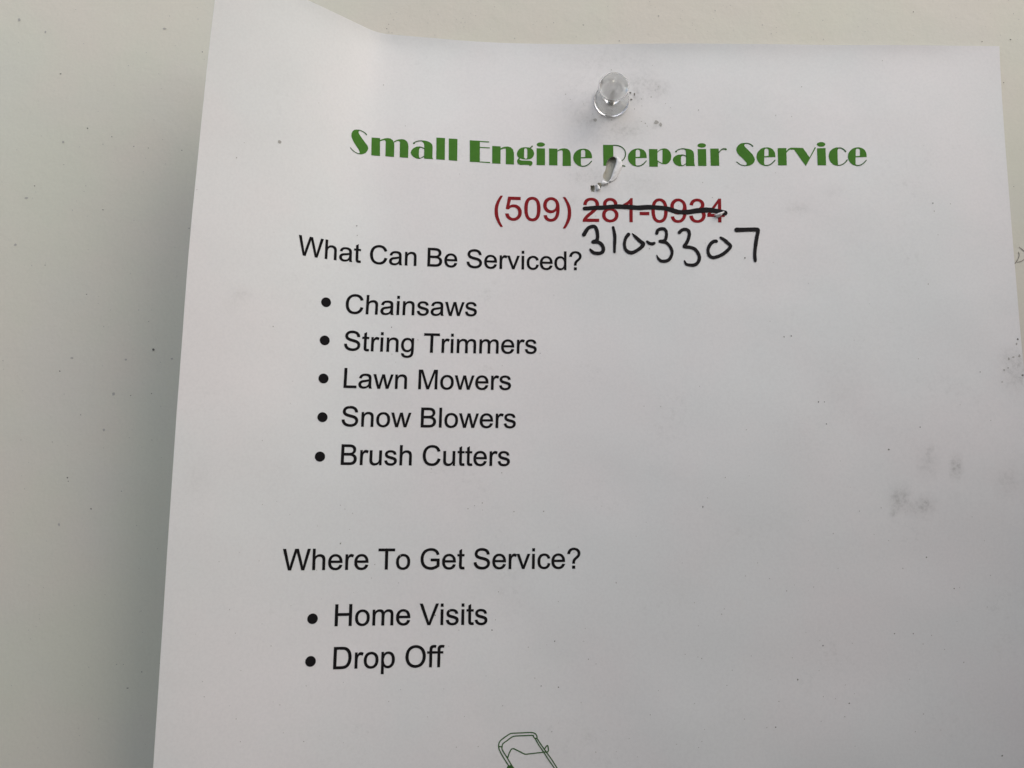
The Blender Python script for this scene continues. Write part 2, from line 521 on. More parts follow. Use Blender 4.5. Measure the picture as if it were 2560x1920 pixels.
# faintly uneven cut of the left and top edge
sheet = mesh_obj('paper_sheet', place(sheet_pts), PF, M_PAPER, notice, smooth=True)
me = sheet.data
bm = bmesh.new(); bm.from_mesh(me)
bmesh.ops.recalc_face_normals(bm, faces=bm.faces)
s_ = sum(f.normal.y for f in bm.faces)
if s_ > 0:
    bmesh.ops.reverse_faces(bm, faces=bm.faces)
bm.to_mesh(me); bm.free()
for p in me.polygons:
    p.use_smooth = True
bm = bmesh.new(); bm.from_mesh(me)
for e in bm.edges:
    if len(e.link_faces) == 1:
        e.smooth = False
bm.to_mesh(me); bm.free()
sol = sheet.modifiers.new('thickness', 'SOLIDIFY')
sol.thickness = 0.0001
sol.offset = -1

smudges = [  # measured centre, radii, strength
    (1450, 250, 70, 60, .14), (1600, 205, 40, 30, .40), (1640, 222, 28, 20, .55), (1590, 240, 16, 18, .7), (1490, 300, 50, 16, .45),
    (1560, 325, 60, 24, .38), (1500, 330, 80, 40, .18), (1530, 150, 110, 26, .22), (1480, 440, 60, 30, .25), (1600, 460, 60, 30, .2),
    (1448, 442, 6, 14, .8), (2391, 1168, 11, 22, 1.0), (2385, 1150, 9, 10, .5), (2318, 1155, 26, 34, .30), (2325, 1128, 8, 9, .5),
    (2250, 1245, 22, 26, .70), (2312, 1262, 22, 18, .65), (2285, 1272, 22, 16, .4), (2236, 1280, 9, 12, .6), (2382, 1244, 5, 6, .6), (2520, 1205, 26, 30, .28),
    (2545, 925, 34, 46, .5), (2525, 890, 24, 24, .35), (602, 736, 24, 16, .22), (580, 760, 22, 20, .12), (490, 1200, 34, 40, .13),
    (1994, 520, 26, 12, .30), (2080, 480, 20, 10, .2), (1641, 308, 6, 5, 1.0), (1200, 135, 60, 20, .10), (880, 660, 18, 10, .3),
    (2000, 1100, 70, 80, .10), (700, 1180, 50, 40, .08), (1705, 1480, 60, 50, .06), (2100, 960, 60, 80, .10), (1425, 500, 30, 12, .2)]
dirt = np.zeros(len(me.vertices))
spx = to_px(np.array([v.co for v in me.vertices]) + OFF)
for (x, y, rx, ry, s) in smudges:
    dirt = np.maximum(dirt, s * np.exp(-((spx[:, 0] - x) / rx) ** 2 - ((spx[:, 1] - y) / ry) ** 2))
attr = me.attributes.new('dirt', 'FLOAT', 'POINT')
attr.data.foreach_set('value', dirt.astype(np.float32))

# ------------------------------------------------------------------ ink: flat shapes laid on the curved sheet
def ink(name, solids, holes, material, label=None, off=5e-5, grid=None, cut=None, parent=None):
    """solids / holes in page inches; one mesh"""
    V, F = [], []
    groups = solids if isinstance(solids[0], dict) else [dict(s=solids, h=holes)]
    for g in groups:
        pts, polys = [], []
        for poly in g['s'] + g['h'] + (cut or []):
            polys.append(list(range(len(pts), len(pts) + len(poly))))
            pts += [tuple(p) for p in poly]
        ns = len(g['s'])
        sp = np.concatenate([np.asarray(p) for p in g['s']])
        lo, hi = sp.min(0), sp.max(0)
        step = grid or 0.05
        stn = [(x, y) for x in np.arange(lo[0] + step / 2, hi[0], step) for y in np.arange(lo[1] + step / 2, hi[1], step)]
        vo, eo, fo, ov, oe, of = cdt(pts, polys, stn)
        base = len(V)
        vv = np.array([(v.x, v.y) for v in vo])
        keep = []
        for f, src in zip(fo, of):
            if any(q < ns for q in src) and not any(q >= ns for q in src):
                a, b, c = vv[f[0]], vv[f[1]], vv[f[2]]
                cr_ = (b[0] - a[0]) * (c[1] - a[1]) - (c[0] - a[0]) * (b[1] - a[1])
                keep.append(tuple(f) if cr_ < 0 else tuple(reversed(f)))
        used = sorted({i for f in keep for i in f})
        mp = {u: base + k for k, u in enumerate(used)}
        V += [tuple(vv[u]) for u in used]
        F += [tuple(mp[i] for i in f) for f in keep]
    V = np.array(V)
    P = surf(V[:, 0], V[:, 1], off)
    return mesh_obj(name, place(P), F, material, parent or notice, label=label)

def disc(c, rx, ry=None, n=14, ph=0):
    ry = ry or rx
    return [(c[0] + rx * math.cos(2 * math.pi * k / n + ph), c[1] + ry * math.sin(2 * math.pi * k / n + ph)) for k in range(n)]

def catmull(pts, sub=4):
    if len(pts) < 3:
        return [tuple(p) for p in pts]
    P = [np.array(p, float) for p in pts]
    P = [2 * P[0] - P[1]] + P + [2 * P[-1] - P[-2]]
    out = []
    for i in range(1, len(P) - 2):
        for k in range(sub):
            t = k / sub
            out.append(tuple(0.5 * ((2 * P[i]) + (-P[i - 1] + P[i + 1]) * t + (2 * P[i - 1] - 5 * P[i] + 4 * P[i + 1] - P[i + 2]) * t * t + (-P[i - 1] + 3 * P[i] - 3 * P[i + 1] + P[i + 2]) * t ** 3)))
    out.append(tuple(P[-2]))
    return out

def stroke(pts, w, sub=4, taper=(1, 1), rough=0.0, caps=True, smooth=True):
    """overlapping quads and discs along a path; w = width (number or list per point)"""
    n0 = len(pts)
    ws = list(w) if isinstance(w, (list, tuple)) else [w] * n0
    path = catmull([(x, y, q) for (x, y), q in zip(pts, ws)], sub) if smooth else [(x, y, q) for (x, y), q in zip(pts, ws)]
    out = []
    N = len(path)
    R = []
    for k, (x, y, q) in enumerate(path):
        t = k / max(1, N - 1)
        f = 1.0
        if taper[0] < 1 and t < 0.15: f *= taper[0] + (1 - taper[0]) * t / 0.15
        if taper[1] < 1 and t > 0.85: f *= taper[1] + (1 - taper[1]) * (1 - t) / 0.15
        R.append(q / 2 * f * (1 + rough * (random.random() - 0.5)))
    for k in range(N - 1):
        p, q = np.array(path[k][:2]), np.array(path[k + 1][:2])
        d = q - p
        L = np.hypot(*d)
        if L < 1e-6:
            continue
        n = np.array([-d[1], d[0]]) / L
        out.append([tuple(p + n * R[k]), tuple(q + n * R[k + 1]), tuple(q - n * R[k + 1]), tuple(p - n * R[k])])
    for k in range(N):
        if caps or 0 < k < N - 1:
            out.append(disc(path[k], R[k], n=10, ph=0.1))
    return out

def to_page(polys):
    out = []
    for p in polys:
        out.append([tuple(q) for q in page(p)])
    return out

# ------------------------------------------------------------------ printed sans-serif letters (outlines in 2048 units)
G = {
'C': (1479, "M1204 514L1398 465Q1337 226 1178.5 100.5Q1020 -25 791 -25Q554 -25 405.5 71.5Q257 168 179.5 351Q102 534 102 744Q102 973 189.5 1143.5Q277 1314 438.5 1402.5Q600 1491 794 1491Q1014 1491 1164 1379Q1314 1267 1373 1064L1182 1019Q1131 1179 1034 1252Q937 1325 790 1325Q621 1325 507.5 1244Q394 1163 348 1026.5Q302 890 302 745Q302 558 356.5 418.5Q411 279 526 210Q641 141 775 141Q938 141 1051 235Q1164 329 1204 514Z"),
'S': (1366, "M92 471L275 487Q288 377 335.5 306.5Q383 236 483 192.5Q583 149 708 149Q819 149 904 182Q989 215 1030.5 272.5Q1072 330 1072 398Q1072 467 1032 518.5Q992 570 900 605Q841 628 639 676.5Q437 725 356 768Q251 823 199.5 904.5Q148 986 148 1087Q148 1198 211 1294.5Q274 1391 395 1441Q516 1491 664 1491Q827 1491 951.5 1438.5Q1076 1386 1143 1284Q1210 1182 1215 1053L1029 1039Q1014 1178 927.5 1249Q841 1320 672 1320Q496 1320 415.5 1255.5Q335 1191 335 1100Q335 1021 392 970Q448 919 684.5 865.5Q921 812 1009 772Q1137 713 1198 622.5Q1259 532 1259 414Q1259 297 1192 193.5Q1125 90 999.5 32.5Q874 -25 717 -25Q518 -25 383.5 33Q249 91 172.5 207.5Q96 324 92 471Z"),
'G': (1593, "M844 575V747L1465 748V204Q1322 90 1170 32.5Q1018 -25 858 -25Q642 -25 465.5 67.5Q289 160 199 335Q109 510 109 726Q109 940 198.5 1125.5Q288 1311 456 1401Q624 1491 843 1491Q1002 1491 1130.5 1439.5Q1259 1388 1332 1296Q1405 1204 1443 1056L1268 1008Q1235 1120 1186 1184Q1137 1248 1046 1286.5Q955 1325 844 1325Q711 1325 614 1284.5Q517 1244 457.5 1178Q398 1112 365 1033Q309 897 309 738Q309 542 376.5 410Q444 278 573 214Q702 150 847 150Q973 150 1093 198.5Q1213 247 1275 302V575Z"),
'O': (1593, "M99 714Q99 1079 295 1285.5Q491 1492 801 1492Q1004 1492 1167 1395Q1330 1298 1415.5 1124.5Q1501 951 1501 731Q1501 508 1411 332Q1321 156 1156 65.5Q991 -25 800 -25Q593 -25 430 75Q267 175 183 348Q99 521 99 714ZM299 711Q299 446 441.5 293.5Q584 141 799 141Q1018 141 1159.5 295Q1301 449 1301 732Q1301 911 1240.5 1044.5Q1180 1178 1063.5 1251.5Q947 1325 802 1325Q596 1325 447.5 1183.5Q299 1042 299 711Z"),
'D': (1479, "M158 0V1466H663Q834 1466 924 1445Q1050 1416 1139 1340Q1255 1242 1312.5 1089.5Q1370 937 1370 741Q1370 574 1331 445Q1292 316 1231 231.5Q1170 147 1097.5 98.5Q1025 50 922.5 25Q820 0 687 0ZM352 173H665Q810 173 892.5 200Q975 227 1024 276Q1093 345 1131.5 461.5Q1170 578 1170 744Q1170 974 1094.5 1097.5Q1019 1221 911 1263Q833 1293 660 1293H352Z"),
'B': (1366, "M150 0V1466H700Q868 1466 969.5 1421.5Q1071 1377 1128.5 1284.5Q1186 1192 1186 1091Q1186 997 1135 914Q1084 831 981 780Q1114 741 1185.5 647Q1257 553 1257 425Q1257 322 1213.5 233.5Q1170 145 1106 97Q1042 49 945.5 24.5Q849 0 709 0ZM344 850H661Q790 850 846 867Q920 889 957.5 940Q995 991 995 1068Q995 1141 960 1196.5Q925 1252 860 1272.5Q795 1293 637 1293H344ZM344 173H709Q803 173 841 180Q908 192 953 220Q998 248 1027 301.5Q1056 355 1056 425Q1056 507 1014 567.5Q972 628 897.5 652.5Q823 677 683 677H344Z"),
'W': (1933, "M414 0L25 1466H224L447 505Q483 354 509 205Q565 440 575 476L854 1466H1088L1298 724Q1377 448 1412 205Q1440 344 1485 524L1715 1466H1910L1508 0H1321L1012 1117Q973 1257 966 1289Q943 1188 923 1117L612 0Z"),
'T': (1251, "M531 0V1293H48V1466H1210V1293H725V0Z"),
'H': (1479, "M164 0V1466H358V864H1120V1466H1314V0H1120V691H358V0Z"),
'L': (1139, "M150 0V1466H344V173H1066V0Z"),
'M': (1706, "M152 0V1466H444L791 428Q839 283 861 211Q886 291 939 446L1290 1466H1551V0H1364V1227L938 0H763L339 1248V0Z"),
'V': (1366, "M577 0L9 1466H219L600 401Q646 273 677 161Q711 281 756 401L1152 1466H1350L776 0Z"),
'h': (1139, "M135 0V1466H315V940Q441 1086 633 1086Q751 1086 838 1039.5Q925 993 962.5 911Q1000 829 1000 673V0H820V673Q820 808 761.5 869.5Q703 931 596 931Q516 931 445.5 889.5Q375 848 345 777Q315 706 315 581V0Z"),
'a': (1139, "M828 131Q728 46 635.5 11Q543 -24 437 -24Q262 -24 168 61.5Q74 147 74 280Q74 358 109.5 422.5Q145 487 202.5 526Q260 565 332 585Q385 599 492 612Q710 638 813 674Q814 711 814 721Q814 831 763 876Q694 937 558 937Q431 937 370.5 892.5Q310 848 281 735L105 759Q129 872 184 941.5Q239 1011 343 1048.5Q447 1086 584 1086Q720 1086 805 1054Q890 1022 930 973.5Q970 925 986 851Q995 805 995 685V445Q995 194 1006.5 127.5Q1018 61 1052 0H864Q836 56 828 131ZM813 533Q715 493 519 465Q408 449 362 429Q316 409 291 370.5Q266 332 266 285Q266 213 320.5 165Q375 117 480 117Q584 117 665 162.5Q746 208 784 287Q813 348 813 467Z"),
't': (569, "M528 161L554 2Q478 -14 418 -14Q320 -14 266 17Q212 48 190 98.5Q168 149 168 311V922H36V1062H168V1325L347 1433V1062H528V922H347V301Q347 224 356.5 202Q366 180 387.5 167Q409 154 449 154Q479 154 528 161Z"),
'n': (1139, "M135 0V1062H297V911Q414 1086 635 1086Q731 1086 811.5 1051.5Q892 1017 932 961Q972 905 988 828Q998 778 998 653V0H818V646Q818 756 797 810.5Q776 865 722.5 897.5Q669 930 597 930Q482 930 398.5 857Q315 784 315 580V0Z"),
'e': (1139, "M862 342L1048 319Q1004 156 885 66Q766 -24 581 -24Q348 -24 211.5 119.5Q75 263 75 522Q75 790 213 938Q351 1086 571 1086Q784 1086 919 941Q1054 796 1054 533Q1054 517 1053 485H261Q271 310 360 217Q449 124 582 124Q681 124 751 176Q821 228 862 342ZM271 633H864Q852 767 796 834Q710 938 573 938Q449 938 364.5 855Q280 772 271 633Z"),
'r': (682, "M133 0V1062H295V901Q357 1014 409.5 1050Q462 1086 525 1086Q616 1086 710 1028L648 861Q582 900 516 900Q457 900 410 864.5Q363 829 343 766Q313 670 313 556V0Z"),
'v': (1024, "M430 0L26 1062H216L444 426Q481 323 512 212Q536 296 579 414L815 1062H1000L598 0Z"),
'i': (455, "M136 1259V1466H316V1259ZM136 0V1062H316V0Z"),
'c': (1024, "M828 389L1005 366Q976 183 856.5 79.5Q737 -24 563 -24Q345 -24 212.5 118.5Q80 261 80 527Q80 699 137 828Q194 957 310.5 1021.5Q427 1086 564 1086Q737 1086 847 998.5Q957 911 988 750L813 723Q788 830 724.5 884Q661 938 571 938Q435 938 350 840.5Q265 743 265 532Q265 318 347 221Q429 124 561 124Q667 124 738 189Q809 254 828 389Z"),
'd': (1139, "M824 0V134Q723 -24 527 -24Q400 -24 293.5 46Q187 116 128.5 241.5Q70 367 70 530Q70 689 123 818.5Q176 948 282 1017Q388 1086 519 1086Q615 1086 690 1045.5Q765 1005 812 940V1466H991V0ZM255 530Q255 326 341 225Q427 124 544 124Q662 124 744.5 220.5Q827 317 827 515Q827 733 743 835Q659 937 536 937Q416 937 335.5 839Q255 741 255 530Z"),
's': (1024, "M63 317L241 345Q256 238 324.5 181Q393 124 516 124Q640 124 700 174.5Q760 225 760 293Q760 354 707 389Q670 413 523 450Q325 500 248.5 536.5Q172 573 132.5 637.5Q93 702 93 780Q93 851 125.5 911.5Q158 972 214 1012Q256 1043 328.5 1064.5Q401 1086 484 1086Q609 1086 703.5 1050Q798 1014 843 952.5Q888 891 905 788L729 764Q717 846 659.5 892Q602 938 497 938Q373 938 320 897Q267 856 267 801Q267 766 289 738Q311 709 358 690Q385 680 517 644Q708 593 783.5 560.5Q859 528 902 466Q945 404 945 312Q945 222 892.5 142.5Q840 63 741 19.5Q642 -24 517 -24Q310 -24 201.5 62Q93 148 63 317Z"),
'w': (1479, "M331 0L6 1062H192L361 449L424 221Q428 238 479 440L648 1062H833L992 446L1045 243L1106 448L1288 1062H1463L1131 0H944L775 636L734 817L519 0Z"),
'g': (1139, "M102 -88L277 -114Q288 -195 338 -232Q405 -282 521 -282Q646 -282 714 -232Q782 -182 806 -92Q820 -37 819 139Q701 0 525 0Q306 0 186 158Q66 316 66 537Q66 689 121 817.5Q176 946 280.5 1016Q385 1086 526 1086Q714 1086 836 934V1062H1002V144Q1002 -104 951.5 -207.5Q901 -311 791.5 -371Q682 -431 522 -431Q332 -431 215 -345.5Q98 -260 102 -88ZM251 550Q251 341 334 245Q417 149 542 149Q666 149 750 244.5Q834 340 834 544Q834 739 747.5 838Q661 937 539 937Q419 937 335 839.5Q251 742 251 550Z"),
'm': (1706, "M135 0V1062H296V913Q346 991 429 1038.5Q512 1086 618 1086Q736 1086 811.5 1037Q887 988 918 900Q1044 1086 1246 1086Q1404 1086 1489 998.5Q1574 911 1574 729V0H1395V669Q1395 777 1377.5 824.5Q1360 872 1314 901Q1268 930 1206 930Q1094 930 1020 855.5Q946 781 946 617V0H766V690Q766 810 722 870Q678 930 578 930Q502 930 437.5 890Q373 850 344 773Q315 696 315 551V0Z"),
'o': (1139, "M68 531Q68 826 232 968Q369 1086 566 1086Q785 1086 924 942.5Q1063 799 1063 546Q1063 341 1001.5 223.5Q940 106 822.5 41Q705 -24 566 -24Q343 -24 205.5 119Q68 262 68 531ZM253 531Q253 327 342 225.5Q431 124 566 124Q700 124 789 226Q878 328 878 537Q878 734 788.5 835.5Q699 937 566 937Q431 937 342 836Q253 735 253 531Z"),
'l': (455, "M131 0V1466H311V0Z"),
'u': (1139, "M831 0V156Q707 -24 494 -24Q400 -24 318.5 12Q237 48 197.5 102.5Q158 157 142 236Q131 289 131 404V1062H311V473Q311 332 322 283Q339 212 394 171.5Q449 131 530 131Q611 131 682 172.5Q753 214 782.5 285.5Q812 357 812 493V1062H992V0Z"),
'p': (1139, "M135 -407V1062H299V924Q357 1005 430 1045.5Q503 1086 607 1086Q743 1086 847 1016Q951 946 1004 818.5Q1057 691 1057 539Q1057 376 998.5 245.5Q940 115 828.5 45.5Q717 -24 594 -24Q504 -24 432.5 14Q361 52 315 110V-407ZM298 525Q298 320 381 222Q464 124 582 124Q702 124 787.5 225.5Q873 327 873 540Q873 743 789.5 844Q706 945 590 945Q475 945 386.5 837.5Q298 730 298 525Z"),
'f': (569, "M178 0V922H19V1062H178V1175Q178 1282 197 1334Q223 1404 288.5 1447.5Q354 1491 472 1491Q548 1491 640 1473L613 1316Q557 1326 507 1326Q425 1326 391 1291Q357 1256 357 1160V1062H564V922H357V0Z"),
'?': (1139, "M467 361Q466 397 466 415Q466 521 496 598Q518 656 567 715Q603 758 696.5 840.5Q790 923 818 972Q846 1021 846 1079Q846 1184 764 1263.5Q682 1343 563 1343Q448 1343 371 1271Q294 1199 270 1046L85 1068Q110 1273 233.5 1382Q357 1491 560 1491Q775 1491 903 1374Q1031 1257 1031 1091Q1031 995 986 914Q941 833 810 717Q722 639 695 602Q668 565 655 517Q642 469 640 361ZM456 0V205H661V0Z"),
'-': (682, "M65 440V621H618V440Z"),
'(': (682, "M479 -431Q330 -243 227 9Q124 261 124 531Q124 769 201 987Q291 1240 479 1491H608Q487 1283 448 1194Q387 1056 352 906Q309 719 309 530Q309 49 608 -431Z"),
')': (682, "M253 -431H124Q423 49 423 530Q423 718 380 903Q346 1053 285 1191Q246 1281 124 1491H253Q441 1240 531 987Q608 769 608 531Q608 261 504.5 9Q401 -243 253 -431Z"),
'5': (1139, "M85 384L274 400Q295 262 371.5 192.5Q448 123 556 123Q686 123 776 221Q866 319 866 481Q866 635 779.5 724Q693 813 553 813Q466 813 396 773.5Q326 734 286 671L117 693L259 1446H988V1274H403L324 880Q456 972 601 972Q793 972 925 839Q1057 706 1057 497Q1057 298 941 153Q800 -25 556 -25Q356 -25 229.5 87Q103 199 85 384Z"),
'0': (1139, "M85 723Q85 983 138.5 1141.5Q192 1300 297.5 1386Q403 1472 563 1472Q681 1472 770 1424.5Q859 1377 917 1287.5Q975 1198 1008 1069.5Q1041 941 1041 723Q1041 465 988 306.5Q935 148 829.5 61.5Q724 -25 563 -25Q351 -25 230 127Q85 310 85 723ZM270 723Q270 362 354.5 242.5Q439 123 563 123Q687 123 771.5 243Q856 363 856 723Q856 1085 771.5 1204Q687 1323 561 1323Q437 1323 363 1218Q270 1084 270 723Z"),
'9': (1139, "M112 339L285 355Q307 233 369 178Q431 123 528 123Q611 123 673.5 161Q736 199 776 262.5Q816 326 843 434Q870 542 870 654Q870 666 869 690Q815 604 721.5 550.5Q628 497 519 497Q337 497 211 629Q85 761 85 977Q85 1200 216.5 1336Q348 1472 546 1472Q689 1472 807.5 1395Q926 1318 987.5 1175.5Q1049 1033 1049 763Q1049 482 988 315.5Q927 149 806.5 62Q686 -25 524 -25Q352 -25 243 70.5Q134 166 112 339ZM849 986Q849 1141 766.5 1232Q684 1323 568 1323Q448 1323 359 1225Q270 1127 270 971Q270 831 354.5 743.5Q439 656 563 656Q688 656 768.5 743.5Q849 831 849 986Z"),
'2': (1139, "M1031 173V0H62Q60 65 83 125Q120 224 201.5 320Q283 416 437 542Q676 738 760 852.5Q844 967 844 1069Q844 1176 767.5 1249.5Q691 1323 568 1323Q438 1323 360 1245Q282 1167 281 1029L96 1048Q115 1255 239 1363.5Q363 1472 572 1472Q783 1472 906 1355Q1029 1238 1029 1065Q1029 977 993 892Q957 807 873.5 713Q790 619 596 455Q434 319 388 270.5Q342 222 312 173Z"),
'8': (1139, "M362 795Q250 836 196 912Q142 988 142 1094Q142 1254 257 1363Q372 1472 563 1472Q755 1472 872 1360.5Q989 1249 989 1089Q989 987 935.5 911.5Q882 836 773 795Q908 751 978.5 653Q1049 555 1049 419Q1049 231 916 103Q783 -25 566 -25Q349 -25 216 103.5Q83 232 83 424Q83 567 155.5 663.5Q228 760 362 795ZM326 1100Q326 996 393 930Q460 864 567 864Q671 864 737.5 929.5Q804 995 804 1090Q804 1189 735.5 1256.5Q667 1324 565 1324Q462 1324 394 1258Q326 1192 326 1100ZM268 423Q268 346 304.5 274Q341 202 413 162.5Q485 123 568 123Q697 123 781 206Q865 289 865 417Q865 547 778.5 632Q692 717 562 717Q435 717 351.5 633Q268 549 268 423Z"),
'1': (1139, "M763 0H583V1147Q518 1085 412.5 1023Q307 961 223 930V1104Q374 1175 487 1276Q600 1377 647 1472H763Z"),
'3': (1139, "M86 387L266 411Q297 258 371.5 190.5Q446 123 553 123Q680 123 767.5 211Q855 299 855 429Q855 553 774 633.5Q693 714 568 714Q517 714 441 694L461 852Q479 850 490 850Q605 850 697 910Q789 970 789 1095Q789 1194 722 1259Q655 1324 549 1324Q444 1324 374 1258Q304 1192 284 1060L104 1092Q137 1273 254 1372.5Q371 1472 545 1472Q665 1472 766 1420.5Q867 1369 920.5 1280Q974 1191 974 1091Q974 996 923 918Q872 840 772 794Q902 764 974 669.5Q1046 575 1046 432Q1046 238 905 106.5Q764 -25 548 -25Q353 -25 224 89.5Q95 204 86 387Z"),
'4': (1139, "M662 0V351H26V516L695 1466H842V516H1040V351H842V0ZM662 516V1177L203 516Z"),
' ': (569, ""),
}
import re
def parse(d):
    contours, cur, x, y = [], [], 0, 0
    for cmd, args in re.findall(r'([MLHVQZ])([^MLHVQZ]*)', d):
        n = [float(v) for v in args.split()]
        if cmd == 'M': x, y = n; cur = [(x, y)]
        elif cmd == 'L': x, y = n; cur.append((x, y))
        elif cmd == 'H': x = n[0]; cur.append((x, y))
        elif cmd == 'V': y = n[0]; cur.append((x, y))
        elif cmd == 'Q':
            for t in (0.33, 0.67, 1.0):
                cur.append(((1 - t) ** 2 * x + 2 * t * (1 - t) * n[0] + t * t * n[2], (1 - t) ** 2 * y + 2 * t * (1 - t) * n[1] + t * t * n[3]))
            x, y = n[2], n[3]
        elif cmd == 'Z':
            if math.dist(cur[0], cur[-1]) < 1: cur.pop()
            contours.append(cur)
    return contours
NHOLE = {'O': 1, 'D': 1, 'B': 2, 'a': 1, 'e': 1, 'd': 1, 'g': 1, 'o': 1, 'p': 1, '0': 1, '9': 1, '8': 2, '4': 1}

def spread(c, d, hole):
    '''ink spread: push an outline out (a counter in) by d units'''
    c = [p for k, p in enumerate(c) if math.dist(p, c[k - 1]) > 0.5]
    ar = sum(c[k - 1][0] * c[k][1] - c[k][0] * c[k - 1][1] for k in range(len(c)))
    sg = (1 if ar > 0 else -1) * (-1 if hole else 1)
    out = []
    for k in range(len(c)):
        p, q, r = c[k - 1], c[k], c[(k + 1) % len(c)]
        a = math.atan2(q[1] - p[1], q[0] - p[0]); b = math.atan2(r[1] - q[1], r[0] - q[0])
        n = (math.sin(a) + math.sin(b), -math.cos(a) - math.cos(b))
        L = n[0] ** 2 + n[1] ** 2
        m_ = min(2 / max(L, 1e-3), 1.2)
        out.append((q[0] + sg * d * n[0] * m_, q[1] + sg * d * n[1] * m_))
    return out
GLYPH = {}
for k, (w, d) in G.items():
    cs = parse(d)
    GLYPH[k] = (w, [spread(c, 14, i >= len(cs) - NHOLE.get(k, 0)) for i, c in enumerate(cs)])

def text_line(name, text, anchors, material, label, cut=None, size_k=1.0):
    """anchors: measured baseline points; the first is the left ink edge, the last the right ink edge"""
    pen, glyphs = 0, []
    for ch in text:
        glyphs.append((ch, pen)); pen += GLYPH[ch][0]
    l0 = min(p[0] for c in GLYPH[text[0]][1] for p in c)
    r1 = glyphs[-1][1] + max(p[0] for c in GLYPH[text[-1]][1] for p in c)
    ab = page(anchors)
    A0, A1 = ab[0, 0], ab[-1, 0]
    deg = min(2, len(ab) - 1)
    pf = np.polyfit(ab[:, 0], ab[:, 1], deg)
    k = (A0 - A1) / (r1 - l0)
    print('TEXT', text, 'pt', round(k * 2048 * 72, 2))
    groups = []
    for ch, pen in glyphs:
        cs = GLYPH[ch][1]
        if not cs: continue
        amid = A0 - (pen + GLYPH[ch][0] / 2 - l0) * k
        b0 = np.polyval(pf, amid); sl = np.polyval(np.polyder(pf), amid)
        nh = NHOLE.get(ch, 0)
        def tr(c):
            out = []
            for x, y in c:
                a = A0 - (pen + x - l0) * k
                out.append((a - sl * y * k, b0 + sl * (a - amid) - y * k * size_k))
            return out
        polys = [tr(c) for c in cs]
        groups.append(dict(s=polys[:len(polys) - nh], h=polys[len(polys) - nh:]))
    return ink(name, groups, [], material, label, cut=cut)

text_line('phone_number', '(509) 281-0934', [(1236, 549), (1440, 553.2), (1577, 555.5), (1812, 555.5)], M_RED, 'dark red printed phone number with its last seven digits crossed out')
text_line('heading_text', 'What Can Be Serviced?', [(744, 636.5), (897, 656), (1040, 664.3), (1180, 670.5), (1454, 675)], M_BLACK, 'black printed heading reading What Can Be Serviced?')
text_line('heading_text', 'Where To Get Service?', [(705.3, 1426), (1000, 1423.4), (1450.7, 1421.3)], M_BLACK, 'black printed heading reading Where To Get Service?')
for t, an in (('Chainsaws', [(862.8, 783.2), (1030, 788), (1192, 790.3)]), ('String Trimmers', [(859.3, 875.3), (1090, 881.7), (1341.7, 884)]),
              ('Lawn Mowers', [(858.6, 969.3), (1277.5, 974.6)]), ('Snow Blowers', [(853.3, 1065.4), (1289.5, 1070)]), ('Brush Cutters', [(851.6, 1161.8), (1274.7, 1164.6)]),
              ('Home Visits', [(836.3, 1565.3), (1218.5, 1561.6)]), ('Drop Off', [(832.5, 1673), (1110.5, 1667.3)])):
    text_line('list_text', t, an, M_BLACK, 'black printed list entry reading ' + t)
for p in ((815.4, 755.7), (812, 851), (808.9, 946.2), (806.4, 1043), (800.1, 1141.5), (781.5, 1546.8), (776.5, 1653.4)):
    c = page([p])[0]
    ink('bullet_point', [disc(c, 0.0495, n=28)], [], M_BLACK)

# ------------------------------------------------------------------ the green display title, letter by letter
def ell(cx, cy, rx, ry): return disc((cx, cy), rx, ry, n=20)
e_out = [(625, 352), (570, 358), (520, 375), (470, 402), (430, 440), (395, 485), (375, 530), (365, 600), (372, 660), (395, 715), (430, 762), (470, 798), (520, 828), (570, 843), (610, 850), (660, 850), (640, 826), (600, 820), (582, 800), (578, 760), (578, 618), (885, 612), (885, 560), (878, 515), (862, 470), (835, 428), (800, 395), (755, 370), (700, 355), (660, 350)]
e_hole = [(582, 588), (582, 430), (590, 402), (612, 386), (645, 383), (675, 392), (692, 412), (700, 440), (697, 580)]
e_tail = ([(620, 838), (700, 830), (780, 790), (840, 735), (872, 698)], 28)
def sh(pts, dx, dy, sy=1): return [(x + dx, 355 + (y - 355) * sy + dy) for x, y in pts]
def letter_e(dx, dy, sy=1): return dict(s=[sh(e_out, dx, dy, sy)], h=[sh(e_hole, dx, dy, sy)], t=[(sh(e_tail[0], dx, dy, sy), 28)])
A_, B_, C2, D_, E_, F_, G_ = (860, 310, 11.06), (1040, 320, 11.06), (1220, 330, 11.06), (1400, 340, 11.06), (1600, 340, 9.217), (1830, 340, 11.06), (1990, 340, 11.06)
